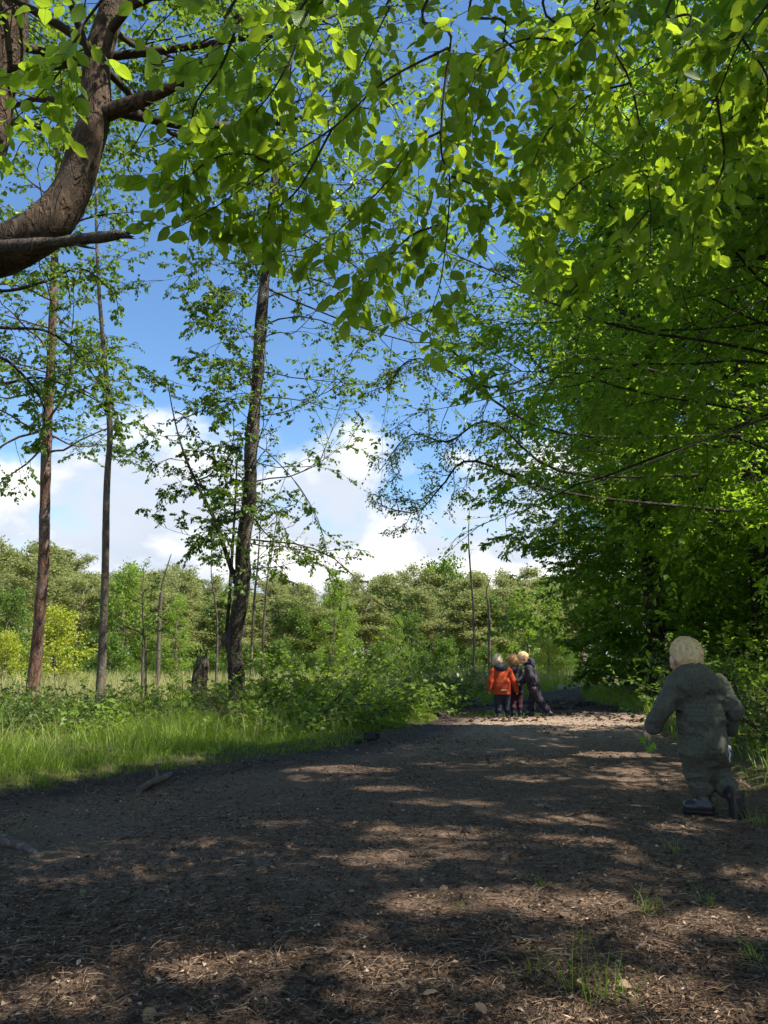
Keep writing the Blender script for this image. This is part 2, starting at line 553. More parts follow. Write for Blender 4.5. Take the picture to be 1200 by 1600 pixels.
# the path: fine relief near the camera, coarser beyond
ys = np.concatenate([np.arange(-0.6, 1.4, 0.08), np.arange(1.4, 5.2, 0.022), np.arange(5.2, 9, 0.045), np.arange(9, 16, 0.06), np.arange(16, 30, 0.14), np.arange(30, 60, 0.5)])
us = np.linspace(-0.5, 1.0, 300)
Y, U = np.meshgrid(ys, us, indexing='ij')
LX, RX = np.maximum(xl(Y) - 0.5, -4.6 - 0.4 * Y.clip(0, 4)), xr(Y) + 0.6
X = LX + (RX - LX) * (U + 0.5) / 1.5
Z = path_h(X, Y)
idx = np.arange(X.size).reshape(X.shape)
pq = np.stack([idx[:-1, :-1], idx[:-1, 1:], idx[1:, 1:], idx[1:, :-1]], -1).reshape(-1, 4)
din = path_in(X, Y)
wet_shade = np.clip(1 - np.abs(Y - 13.6) / 2.6, 0, 1) * 1.0 + .45 * (Y > 14) + 0.9 * np.clip(1.25 - np.abs(X - xl(Y) - 0.35) / 0.55, 0, 1) * (Y < 12)  # mud at puddle and left edge; beyond the children also darkened for shade
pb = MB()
pb.add(np.stack([X, Y, Z], -1), pq, rnd=np.clip(wet_shade, 0, 1).ravel())
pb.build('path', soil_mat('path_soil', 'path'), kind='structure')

# shallow puddle in the mud: a level water sheet, the mud itself makes its shoreline
m, t = mat('puddle_water')
co = t.n('ShaderNodeNewGeometry').outputs['Position']
bp = t.n('ShaderNodeBump', {'Height': t.noise(co, 14, 2), 'Strength': 0.08, 'Distance': 0.01})
finish(t, t.n('ShaderNodeBsdfPrincipled', {'Base Color': (0.03, 0.026, 0.022, 1), 'Roughness': 0.04, 'Normal': bp.outputs[0], 'Specular IOR Level': 0.6}).outputs[0])
b = MB()
an = np.linspace(0, 2 * math.pi, 40, endpoint=False)
ring = np.stack([2.0 + 1.6 * np.cos(an) * (1 + .1 * np.sin(3 * an)), 12.7 + 1.35 * np.sin(an) * (1 + .1 * np.cos(2 * an)), np.full(40, -0.022)], -1)
b.add(np.vstack([ring, [[2.0, 12.7, -0.022]]]), [(i, (i + 1) % 40, 40) for i in range(40)])
b.build('puddle', m, kind='structure')


# ------------------------------------------------------------------ openings cut into the crowns so sun patches land at chosen spots
def G(px, py):
    r_ = ray(px, py)
    p = CAM + r_ * (-CAM[2] / r_[2])
    return p[0], p[1]


GAPS = [G(px, py) + (rx, ry) for px, py, rx, ry in (
    (379, 1347, .16, .10), (460, 1338, .13, .07), (260, 1325, .08, .05), (879, 1284, .22, .07), (1071, 1290, .16, .10), (925, 1313, .22, .07), (646, 1307, .20, .08), (587, 1342, .2, .07),
    (920, 1418, .24, .10), (803, 1406, .16, .08), (646, 1412, .10, .06), (552, 1488, .10, .07), (1182, 1360, .15, .08), (1112, 1430, .15, .08), (1054, 1558, .12, .07), (625, 1234, .25, .08),
    (733, 1197, .4, .10), (786, 1179, .4, .12), (523, 1202, .35, .12), (515, 1215, .3, .1), (330, 1500, .16, .06), (100, 1545, .14, .06), (700, 1255, .25, .07), (820, 1215, .2, .08), (960, 1180, .3, .12), (640, 1520, .07, .05), (860, 1600, .12, .05), (430, 1290, .1, .05))]
LEAFGAPS = [(W(420, 190, 2.25), .22), (W(560, 250, 2.35), .2), (W(880, 220, 2.6), .28), (W(1060, 120, 2.45), .2), (W(960, 350, 2.7), .2), (W(280, 100, 2.3), .2), (W(700, 120, 2.3), .15), (np.array([1.88, 4.02, .70]), .10), (np.array([1.74, 4.05, .88]), .05), (W(110, 200, 2.45), .42), (W(330, 250, 2.3), .20), (W(620, 330, 2.4), .16), (W(1150, 200, 2.6), .2), (W(640, 500, 2.5), .22), (W(470, 130, 2.2), .12), (W(790, 420, 2.6), .12)]


def sun_cull(p, rng, thin=True):
    """mask of leaves to keep: crowns are thin where the sun comes through"""
    land = p - SUN * (p[:, 2:3] / SUN[2])
    x, y = land[:, 0], land[:, 1]
    keep = np.ones(len(p))
    wob = 1 + 1.3 * n2(x, y, 5.0, 61)
    for cx, cy, rx, ry in (GAPS if thin else GAPS[::3]):
        q = ((x - cx) / (rx * 1.3)) ** 2 + ((y - cy) / (ry * 2.0)) ** 2
        keep = np.where(q < wob, .03, keep)
    strip = (y > 10.1 + .5 * n2(x, y, 1.5, 62)) & (y < 13.0 + .8 * n2(x, y, 1.5, 63)) & (x > -1) & (x < 5)
    keep = np.where(strip, .03, keep)
    gr = (x < xl(y) - .05) & (y < 9.5)
    keep = keep if thin else np.where((x < xl(y) - .3) & (y > 7.0) & (y < 14), .18, keep)
    keep = keep if not thin else np.where(gr, np.where(n2(x, y, 1.2, 64) + .1 * n2(x, y, 4, 65) > .10, .75, .06), keep)
    for c, r in LEAFGAPS:
        d = p - c
        q = d - SUN * (d @ SUN)[:, None]
        keep = np.where((np.linalg.norm(q, axis=1) < r) & (d @ SUN > .5), .05, keep)
    return rng.uniform(0, 1, len(p)) < keep


# ------------------------------------------------------------------ trees
class Tree:
    """wood and leaves of one tree, grown level by level"""
    def __init__(s, seed):
        s.rng = np.random.default_rng(seed)
        s.wood, s.fine = MB(), MB()
        s.leaves = []

    def trunk(s, pts, rad, k=22, sides=14, rough=0.05, mb=None):
        P = spline(pts, k)
        r = np.interp(np.linspace(0, 1, k), np.linspace(0, 1, len(rad)), rad)
        V, q = tubes(P[None], r[None], sides)
        c = np.repeat(P, sides, 0)
        nz = vnoise(V * np.array([5, 5, 2.2])) - 0.5 + 0.5 * (vnoise(V * np.array([14, 14, 5])) - 0.5)
        V = c + (V - c) * (1 + rough * 4 * nz)[:, None]
        (mb or s.wood).add(V, q)
        return P, r

    def limbs(s, P, n, t0, t1, lenf, el0, el1, wig=0.12, grav=0.03, az=None, r0=0.05, nseg=9, sides=6, thick=True, keep=None):
        rng = s.rng
        k = len(P)
        tt = t0 + (t1 - t0) * (np.arange(n) + rng.uniform(0.1, 0.9, n)) / n
        u = tt * (k - 1)
        i = np.clip(u.astype(int), 0, k - 2)
        p0 = P[i] + (P[i + 1] - P[i]) * (u - i)[:, None]
        a = (np.arange(n) * 2.399 + rng.uniform(-.4, .4, n)) if az is None else az[0] + az[1] * rng.uniform(-1, 1, n)
        e = el0 + (el1 - el0) * (tt - t0) / max(t1 - t0, 1e-6) + rng.normal(0, .12, n)
        d = np.stack([np.cos(a) * np.cos(e), np.sin(a) * np.cos(e), np.sin(e)], -1)
        L = lenf((tt - t0) / max(t1 - t0, 1e-6), a) * rng.uniform(0.8, 1.15, n)
        Q = grow(rng, p0, d, L, nseg, wig, grav)
        r = r0 * (L / L.max())[:, None] * np.linspace(1, 0.15, nseg + 1)[None]
        V, q = tubes(Q, r, sides)
        (s.wood if thick else s.fine).add(V, q)
        return Q, L

    def sub(s, P, L, m, s0=0.2, s1=1.0, ang=0.9, angj=0.2, phij=0.35, ratio=0.5, wig=0.12, grav=0.0, nseg=4, r=0.008, sides=3, taper=0.6, minl=0.1, wood=True):
        p, d, ln, _, _ = spawn(s.rng, P, L, m, s0, s1, ang, angj, phij, ratio, taper, minl)
        Q = grow(s.rng, p, d, ln, nseg, wig, grav)
        if wood:
            V, q = tubes(Q, np.broadcast_to(r * np.linspace(1, 0.3, nseg + 1), Q.shape[:2]), sides)
            s.fine.add(V, q)
        return Q, ln

    def leaf(s, P, L, m, size, wr=0.6, tilt=0.45, ang=0.9, droop=0.25, s0=0.1):
        rng = s.rng
        p, d, _, _, _ = spawn(rng, P, L, m, s0, 1.0, ang, 0.25, 0.4, 1.0)
        N = len(p)
        d = nrm(d + np.array([0, 0, -droop]) + rng.normal(0, 0.15, (N, 3)))
        nv = nrm(UP + rng.normal(0, tilt, (N, 3)))
        ln = size * rng.uniform(0.55, 1.3, N)
        s.leaves.append((p, d, nv, ln, ln * wr))
        return N

    def cat(s, cull=None):
        a = [np.concatenate(x) for x in zip(*s.leaves)]
        if cull is not None:
            k = cull(a[0])
            a = [x[k] for x in a]
        return a


def leaf_mesh_variants(n=6, seed=5):
    """detailed single leaves for leaves that are objects of their own: unit length along X, normal Z"""
    out = []
    rng = np.random.default_rng(seed)
    for i in range(n):
        us = np.array([0, 0.10, 0.24, 0.42, 0.6, 0.76, 0.89, 1.0])
        hw = np.array([0.012, 0.17, 0.29, 0.345, 0.32, 0.225, 0.10, 0.0]) * rng.uniform(0.9, 1.1)
        bend, fold, tw = rng.uniform(0.05, 0.22), rng.uniform(0.12, 0.4), rng.uniform(-.12, .12)
        V, uv = [], []
        for u, h in zip(us, hw):
            for v in (-1, -0.5, 0, 0.5, 1):
                wob = 0.018 * math.sin(u * 23 + i + v) * abs(v)
                V.append((u, h * v, -bend * u * u + fold * abs(h * v) * (1.1 - abs(v) * .3) + wob + tw * u * v * h * 2))
                uv.append((u, v))
        F = []
        for a in range(7):
            for c in range(4):
                o = a * 5 + c
                F.append((o, o + 5, o + 6, o + 1))
        b = MB()
        b.add(V, F, uv=np.array(uv))
        st, q = tubes(np.array([[(-0.16, 0, 0.02), (-0.08, 0, 0.0), (0.02, 0, 0)]]), np.array([[.008, .008, .010]]), 3)
        b.add(st, q, uv=np.zeros((len(st), 2)))
        out.append(b)
    return out


LEAFV = leaf_mesh_variants()


def leaf_objects(parent, sel, meshes, name='leaf'):
    p, d, nv, ln, wd = sel
    d = nrm(d)
    nv = nrm(nv - d * np.sum(nv * d, -1, keepdims=True))
    sd_ = np.cross(nv, d)
    for i in range(len(p)):
        o = bpy.data.objects.new(name, meshes[i % len(meshes)])
        COL.objects.link(o)
        o.parent = parent
        L = ln[i]
        Mx = np.eye(4)
        Mx[:3, 0], Mx[:3, 1], Mx[:3, 2], Mx[:3, 3] = d[i] * L, sd_[i] * wd[i] / 0.66, nv[i] * L, p[i]
        o.matrix_local = Matrix(Mx.tolist())


def split_near(lv, n):
    """indices of the n leaves that show largest"""
    p = lv[0]
    px, py, f = project(p)
    ok = (px > 5) & (px < 1195) & (py > 5) & (py < 1595) & (f > 0.3)
    sz = np.where(ok, lv[3] / np.maximum(f, .3), 0)
    o = np.argsort(-sz)[:n]
    o = o[sz[o] > 0]
    k = np.zeros(len(p), bool)
    k[o] = True
    return k


def leaves_to(mb, lv, rng, mat=0, shape='quad', fold=0.25, droop=0.12):
    V, F, rn, uv = leaf_quads(lv[0], lv[1], lv[2], lv[3], lv[4], rng, fold, droop, shape)
    mb.add(V, F, mat, rn, uv)


# --- the overhanging beech whose sprays fill the top of the view; its trunk stands behind the camera to the right
def overhanging_beech():
    T = Tree(101)
    rng = T.rng
    root = thing('beech_tree', 'beech whose large-leaved green sprays hang down across the top of the view', 'tree')
    TP, _ = T.trunk([(2.9, -1.6, -.1), (2.85, -1.6, 1.5), (2.7, -1.5, 3.2), (2.75, -1.5, 5.5), (2.6, -1.4, 8.5)], [.24, .2, .18, .14, .05], rough=0.02)
    T.wood.build('trunk', M['bark_grey'], root)
    hub = [(2.7, -1.5, 3.0), (1.9, -.2, 3.3)]
    hub2 = [(2.72, -1.5, 3.7), (1.6, 0.1, 3.75)]
    mains = [
        hub + [W(890, -90, 2.5), W(950, 60, 2.55), W(985, 130, 2.6), W(1005, 230, 2.65), W(1016, 330, 2.7), W(1015, 430, 2.7)],
        hub + [W(725, -90, 2.35), W(705, 60, 2.4), W(692, 160, 2.4), W(690, 240, 2.4), W(703, 290, 2.45), W(690, 430, 2.5), W(665, 510, 2.55)],
        hub + [W(785, -80, 2.6), W(790, 40, 2.6), W(765, 140, 2.65), W(735, 210, 2.7), W(715, 260, 2.7)],
        hub + [W(1100, -80, 2.5), W(1080, 30, 2.5), W(1062, 110, 2.5), W(1040, 180, 2.55), W(1000, 250, 2.6)],
        hub2 + [W(430, -90, 2.15), W(375, 30, 2.15), W(345, 105, 2.2), W(305, 165, 2.25), W(290, 260, 2.3), W(285, 330, 2.3)],
        hub2 + [W(230, -90, 2.35), W(120, 60, 2.4), W(95, 110, 2.4), W(60, 150, 2.45), W(10, 200, 2.5)],
        hub2 + [W(540, -90, 2.2), W(480, 20, 2.2), W(455, 90, 2.2), W(420, 150, 2.2), W(360, 220, 2.25)],
        hub + [W(1250, -60, 2.3), W(1160, 60, 2.35), W(1120, 150, 2.45), W(1070, 240, 2.5)],
        hub + [W(1330, 60, 2.6), W(1220, 150, 2.7), W(1160, 240, 2.75), W(1090, 330, 2.8)],
        hub + [W(1000, -90, 2.2), W(960, 0, 2.3), W(900, 70, 2.35), W(850, 110, 2.4)],
        hub2 + [W(600, -90, 2.6), W(520, -10, 2.7), W(430, 55, 2.8), W(345, 120, 2.9)],
        hub2 + [W(665, -90, 2.8), W(605, 20, 2.9), W(560, 110, 3.0), W(520, 190, 3.05)],
    ]
    second = [
        [W(700, 75, 2.4), W(600, 128, 2.35), W(520, 200, 2.3), W(430, 258, 2.3), W(335, 325, 2.3), W(268, 360, 2.3)],
        [W(690, 205, 2.4), W(645, 230, 2.4), W(598, 292, 2.4), W(540, 350, 2.42), W(490, 395, 2.45)],
        [W(705, 275, 2.45), W(765, 300, 2.45), W(815, 335, 2.5), W(850, 390, 2.5)],
        [W(1012, 330, 2.7), W(950, 400, 2.7), W(880, 440, 2.75)],
        [W(690, 350, 2.5), W(640, 370, 2.5), W(590, 420, 2.5), W(545, 450, 2.5)],
        [W(1005, 240, 2.65), W(930, 270, 2.65), W(880, 310, 2.7), W(840, 380, 2.7)],
        [W(520, 200, 2.3), W(470, 290, 2.35), W(430, 330, 2.4), W(400, 370, 2.4)],
        [W(1120, 150, 2.45), W(1130, 260, 2.5), W(1090, 330, 2.55), W(1080, 400, 2.6)],
        [W(430, 258, 2.3), W(380, 240, 2.3), W(330, 250, 2.3), W(280, 290, 2.3)],
        [W(985, 130, 2.6), W(920, 150, 2.6), W(860, 200, 2.6), W(830, 260, 2.6)],
        [W(785, 60, 2.6), W(850, 120, 2.7), W(890, 190, 2.7), W(900, 260, 2.7)],
        [W(900, 70, 2.35), W(830, 60, 2.3), W(760, 90, 2.25), W(730, 150, 2.25)],
        [W(1160, 60, 2.35), W(1200, 130, 2.4), W(1180, 220, 2.5)],
    ]
    k = 12
    A = np.stack([spline(m, 60) for m in mains])
    LA = np.linalg.norm(np.diff(A, axis=1), axis=2).sum(1)
    for i in range(len(mains)):
        b = MB()
        V, q = tubes(A[i:i + 1], np.array([np.concatenate([np.linspace(.016, .006, 18), np.linspace(.0055, .0014, 42)])]), 6)
        b.add(V, q)
        b.build('branch', M['twig'], root)
    B = np.stack([spline(m, 24) for m in second])
    LB = np.linalg.norm(np.diff(B, axis=1), axis=2).sum(1)
    for i in range(len(second)):
        b = MB()
        V, q = tubes(B[i:i + 1], np.array([np.linspace(.0045, .0013, 24)]), 5)
        b.add(V, q)
        b.build('branch', M['twig'], root)
    A2 = A[:, 17::3]
    LA2 = np.linalg.norm(np.diff(A2, axis=1), axis=2).sum(1)
    tw1, l1 = T.sub(A2, LA2 * 0 + 1.0, 17, 0.06, 1.0, 0.85, .2, .35, .27, .10, -.06, 4, .0016, 3, 0.35)
    tw2, l2 = T.sub(B, LB * 0 + 1.0, 12, 0.1, 1.0, 0.85, .2, .35, .22, .10, -.06, 4, .0014, 3, 0.35)
    for tw, ln in ((tw1, l1), (tw2, l2)):
        T.leaf(tw, ln, 7, 0.060, 0.68, 0.48, 0.85, 0.28, 0.12)
    T.leaf(A2, LA2, 7, 0.070, 0.68, 0.55, 0.95, 0.45)
    T.leaf(B, LB, 6, 0.070, 0.68, 0.55, 0.95, 0.45)
    # sprays hang a little: turn the blades partly towards the open side
    lv = T.cat(lambda p: np.linalg.norm(p - CAM, axis=1) > 1.25)
    lv[2] = nrm(lv[2] + np.array([0, 0.45, 0]) * np.sign(rng.uniform(-.35, 1, len(lv[0])))[:, None])
    kk = split_near(lv, 300)
    near = [x[kk] for x in lv]
    rest = [x[~kk] for x in lv]
    meshes = [b.mesh('leaf', [M['beech_leaf']]) for b in LEAFV]
    leaf_objects(root, near, meshes)
    T.fine.build('twig_mass', M['twig'], root, kind='stuff')
    fb = MB()
    leaves_to(fb, rest, rng, 0, 'oval', 0.28, 0.14)
    # crown higher up, above the view
    C = Tree(102)
    Q, L = C.limbs(TP, 16, 0.5, 1.0, lambda t, a: 3.2 - 1.6 * t, .35, .9, r0=.05, thick=False)
    Q2, L2 = C.sub(Q, L, 9, ratio=.45, r=.012)
    Q3, L3 = C.sub(Q2, L2, 9, ratio=.5, r=.004, wood=False)
    C.leaf(Q3, L3, 7, 0.075)
    cl = C.cat(lambda p: (p[:, 2] > 4.2) & ((p[:, 2] - .75) > 1.25 * p[:, 1]) & sun_cull(p, rng) & (rng.uniform(0, 1, len(p)) < .6))
    leaves_to(fb, cl, rng)
    V = np.concatenate(C.fine.v)
    fb.build('foliage', M['beech_foliage'], root, kind='stuff')
    C.fine.build('branchwork', M['twig'], root, kind='stuff')
    print('beech', len(lv[0]), 'leaves', int(kk.sum()), 'objects', len(cl[0]))


overhanging_beech()


# --- hornbeams and maples that close the right side of the path
def right_tree(name, label, seed, x, y, h, rad, lo, nl, leaf=0.06, side=None, n_obj=0, m2=14, m3=11, m4=10, cull=None, bark='bark_dark', lean=0.0, r0=0.14, multi=1, mk='hornbeam', grav=-.035, cat='tree', el=(.12, .9), thin=False, shy=False):
    T = Tree(seed)
    z0 = float(ground_h(x, y)) - 0.1
    root = thing(name, label, cat, (x, y, z0))
    rng = T.rng
    for k in range(multi):
        a = rng.uniform(0, 6.28)
        dx, dy = (0, 0) if k == 0 else (0.7 * math.cos(a), 0.7 * math.sin(a))
        pts = [(dx * .2, dy * .2, 0)] + [(lean * f + dx * f + rng.normal(0, .12), dy * f + rng.normal(0, .12), h * f) for f in (.18, .38, .6, .8, 1.0)]
        TP, _ = T.trunk(pts, [r0 * 1.25, r0, r0 * .85, r0 * .65, r0 * .4, r0 * .1], rough=.06)
        n = nl // multi
        Q, L = T.limbs(TP, n, lo, .98, lambda t, a: rad * (1.05 - .62 * t ** 1.3) * (1 if side is None else (1 + .25 * np.cos(a - side))) * (1 if not shy else np.where(np.cos(a) < 0, np.clip(.25 + 2.8 * t, .25, 1.35), 1)), el[0], el[1], .17, grav, None, r0 * .13, 10, 5)
        Q2, L2 = T.sub(Q, L, m2, .12, 1.0, .85, .25, .65, .46, .14, -.02, 5, .006, 3)
        Q3, L3 = T.sub(Q2, L2, m3, .1, 1.0, .8, .2, .55, .45, .1, -.02, 3, .003, 3, .5, .10, wood=False)
        T.leaf(Q3, L3, m4, leaf, .62, .5, .85, .3)
    T.wood.build('trunk', M[bark], root)
    lv = T.cat()
    if cull is not None:
        k = cull(lv[0] + np.array([x, y, z0])) & sun_cull(lv[0] + np.array([x, y, z0]), rng, thin)
        lv = [q[k] for q in lv]
    if n_obj:
        off = np.array([x, y, z0])
        kk = split_near([lv[0] + off] + lv[1:], n_obj)
        leaf_objects(root, [q[kk] for q in lv], [b.mesh('leaf', [M['hornbeam_leaf']]) for b in LEAFV])
        lv = [q[~kk] for q in lv]
    T.fine.build('branchwork', M['twig'], root, kind='stuff')
    fb = MB()
    leaves_to(fb, lv, rng)
    fb.build('foliage', M[mk], root, kind='stuff')
    print(name, seed, len(lv[0]))
    return root


def copy_tree(src, loc, rz, sc, label, group=None):
    r = src.copy()
    COL.objects.link(r)
    r.location, r.rotation_euler, r.scale = loc, (0, 0, rz), (sc if isinstance(sc, tuple) else (sc,) * 3)
    r['label'] = label
    if group:
        r['group'] = group
    for ch in src.children:
        c = ch.copy()
        COL.objects.link(c)
        c.parent = r
    return r


PI = math.pi
def clear_path(p):
    """walkers keep the path free of low twigs"""
    y = p[:, 1]
    over = (p[:, 0] > xl(y) - .6) & (p[:, 0] < xr(y) + .15)
    return (np.linalg.norm(p - CAM, axis=1) > 3.0) & ~(over & (p[:, 2] < 2.2 + .12 * np.clip(y - 8, 0, 20))) & ~((p[:, 0] < xl(y) + .8) & (y > 9))


ra = right_tree('hornbeam_tree', 'hornbeam with dark layered sprays reaching across from the right edge above the path', 11, 4.4, 6.4, 8.4, 3.6, .30, 78, .078, PI, 300, m2=17, m3=11, m4=11, el=(.2, .9), cull=lambda p: np.linalg.norm(p - CAM, axis=1) > 3.0)
rb = right_tree('hornbeam_tree', 'tall leafy hornbeam with dark trunk standing behind the walking toddler', 12, 5.9, 15.8, 13.0, 4.2, .07, 84, .105, None, 0, m2=16, m3=10, m4=8, r0=.2, shy=True, cull=lambda p: p[:, 2] > 0)
rc = right_tree('shade_tree', 'leafy tree shading the foreground from beyond the right edge', 13, 5.2, 1.2, 10.0, 4.8, .40, 66, .10, PI, 0, m2=16, m3=11, m4=9, r0=.2, thin=True, cull=lambda p: (p[:, 2] > 3.6) & ((p[:, 2] - .75) > 1.06 * p[:, 1]))
g = 'trees lining the right side of the path'
for lab, x, y, rz, sc in (('dense green tree at the right verge beyond the dark trunk', 7.9, 21.3, .2, .9),
                          ('dense green tree overhanging the path bend beyond the three children', 10.4, 27.5, -.2, .9),
                          ('leafy tree next along the path beyond the bend', 13.6, 34.5, .1, .9),
                          ('leafy tree closing the far right end of the path', 18.2, 42.0, .3, .95),
                          ('dark tree filling the right edge behind the toddler', 10.2, 14.6, 4.4, 1.0),
                          ('background tree glimpsed between the trunks on the right', 13.5, 21.0, 1.4, 1.0),
                          ('dark background tree deep in the right wood', 16.5, 28.0, .4, 1.0),
                          ('background tree at the right picture edge', 14.5, 15.5, 3.3, 1.1),
                          ('leafy tree between the two hornbeams on the right', 7.0, 12.9, .0, .82),
                          ('tall tree far inside the right wood', 19.5, 20.0, 5.6, 1.25)):
    copy_tree(rb, (x, y, float(ground_h(x, y)) - .1), rz, sc, lab, g)
copy_tree(rc, (8.8, -2.7, 0.1), 2.5, .95, 'unseen leafy tree behind the viewer on the right, added to shade the near path', None)  # out-of-view copy, put here to darken the near path with dapples


# ------------------------------------------------------------------ trees on the left
def wood_tree(name, label, cat='tree', group=None, loc=(0, 0, 0)):
    return thing(name, label, cat, loc, 0, group)


def flatten(T, lv, size_mat, root, rng, shape='quad'):
    fb = MB()
    leaves_to(fb, lv, rng, 0, shape)
    fb.build('foliage', M[size_mat], root, kind='stuff')


def curved_tree():
    T = Tree(201)
    base = np.array([-4.5, 4.7, float(ground_h(-4.5, 4.7)) - .1])
    root = thing('leaning_tree', 'thick brown curved trunk sweeping in from the upper left edge', 'tree', tuple(base))
    o = lambda px, py, t: W(px, py, t) - base
    TP, _ = T.trunk([(0, 0, 0), (.3, -.1, 1.4), (.9, -.15, 2.6), o(-60, 425, 5.0), o(5, 392, 5.0), o(70, 358, 5.0), o(112, 300, 5.05), o(132, 240, 5.1), o(150, 180, 5.2),
                     o(152, 100, 5.3), o(172, 30, 5.4), o(200, -60, 5.6), o(230, -200, 6.0), o(230, -380, 6.5)],
                    [.28, .23, .20, .17, .165, .15, .13, .118, .108, .10, .095, .09, .07, .03], 80, 22, .045)
    T.wood.build('trunk', M['bark_brown'], root)
    b = MB()
    T.trunk([o(150, 185, 5.2), o(190, 168, 5.15), o(240, 150, 5.1), o(300, 118, 5.0), o(350, 60, 4.9)], [.07, .055, .045, .03, .015], 20, 9, .05, b)
    b.build('limb', M['bark_brown'], root)
    b = MB()
    P, r = T.trunk([o(-80, 392, 4.75), o(-10, 388, 4.7), o(60, 382, 4.65), o(120, 375, 4.6), o(155, 371, 4.58), o(184, 367, 4.55)], [.06, .05, .045, .042, .038, .026], 40, 11, .16, b)
    for da, db, rr in ((40, -4, .012), (30, 6, .014), (22, 0, .018), (34, 10, .008)):
        T.trunk([o(175, 368, 4.56), o(188 + da * .3, 366 + db * .5, 4.55), o(188 + da * .75, 364 + db, 4.55)], [rr * 1.4, rr, .001], 8, 5, .2, b)
    T.trunk([o(110, 378, 4.6), o(130, 385, 4.58), o(150, 389, 4.57)], [.02, .012, .004], 8, 5, .1, b)
    b.build('dead_branch', M['dead_wood'], root, label='dead bare branch stub with a splintered end')
    rng = T.rng
    # roots that surface on the path
    for pts, rr in (([(-4.2, 4.4), (-3.2, 3.9), (-2.3, 3.6), (-1.75, 3.42), (-1.45, 3.2)], .035), ([(-4.3, 4.2), (-3.0, 3.45), (-2.2, 3.25), (-1.85, 3.3)], .03), ([(-2.1, 3.33), (-1.78, 3.30), (-1.52, 3.22), (-1.3, 3.0)], .022)):
        q = np.array([(a, c, float(surf_h(a, c)) + (.012 if i not in (0, len(pts) - 1) else -.03)) for i, (a, c) in enumerate(pts)]) - base
        b = MB()
        T.trunk(q, [rr * 1.2, rr, rr * .8, rr * .5], 26, 8, .06, b)
        b.build('root', M['bark_grey'], root)
    C = Tree(202)
    Q, L = C.limbs(TP, 18, .62, 1.0, lambda t, a: 3.0 - 1.4 * t, .1, .9, r0=.04, thick=False)
    Q2, L2 = C.sub(Q, L, 11, ratio=.45, r=.008)
    Q3, L3 = C.sub(Q2, L2, 9, ratio=.5, wood=False)
    C.leaf(Q3, L3, 7, .06, .62, .45)
    lv = C.cat(lambda p: np.linalg.norm(p + base - CAM, axis=1) > 3.2)
    flatten(C, lv, 'birch', root, rng)
    C.fine.build('branchwork', M['twig'], root, kind='stuff')
    # its neighbour in the very corner
    T2 = Tree(203)
    base2 = np.array([-5.3, 6.0, -.1])
    r2 = thing('corner_tree', 'thick straight brown trunk cut off by the upper left corner', 'tree', tuple(base2))
    o = lambda px, py, t: W(px, py, t) - base2
    TP, _ = T2.trunk([(0, 0, 0), (.1, -.1, 2.0), (.45, -.1, 3.9), o(-62, 260, 5.6), o(-28, 130, 5.7), o(-8, 40, 5.8), o(8, -50, 6.0), o(20, -250, 6.5), o(30, -420, 7)],
                     [.28, .26, .25, .24, .23, .225, .20, .15, .05], 60, 22, .05)
    T2.wood.build('trunk', M['bark_brown'], r2)
    Q, L = T2.limbs(TP, 16, .5, 1.0, lambda t, a: 3.4 - 1.6 * t, .2, .9, r0=.05, thick=False)
    Q2, L2 = T2.sub(Q, L, 11, ratio=.45, r=.008)
    Q3, L3 = T2.sub(Q2, L2, 10, ratio=.5, wood=False)
    T2.leaf(Q3, L3, 7, .06, .62, .45)
    flatten(T2, T2.cat(lambda p: np.linalg.norm(p + base2 - CAM, axis=1) > 4), 'birch', r2, rng)
    T2.fine.build('branchwork', M['twig'], r2, kind='stuff')


curved_tree()


def px_tree(name, label, seed, base_px, t, pts, rad, bark, parts, group=None, k=50, sides=12, rough=.06, leafmat='birch', base_z=None):
    """a tree whose stem passes through picture points at depth t; parts: callback growing the crown"""
    T = Tree(seed)
    q = [W(px, py, t + dt) for px, py, dt in pts]
    b0 = W(base_px[0], base_px[1], t)
    gz = float(ground_h(b0[0], b0[1])) - .1
    base = np.array([b0[0], b0[1], gz])
    root = thing(name, label, 'tree', tuple(base), 0, group)
    TP, _ = T.trunk([(0, 0, 0)] + [p - base for p in q], rad, k, sides, rough)
    parts(T, TP, root, base)
    T.wood.build('trunk', M[bark], root)
    if T.leaves:
        flatten(T, T.cat(), leafmat, root, T.rng)
    if T.fine.v:
        T.fine.build('branchwork', M['twig'], root, kind='stuff')
    return root


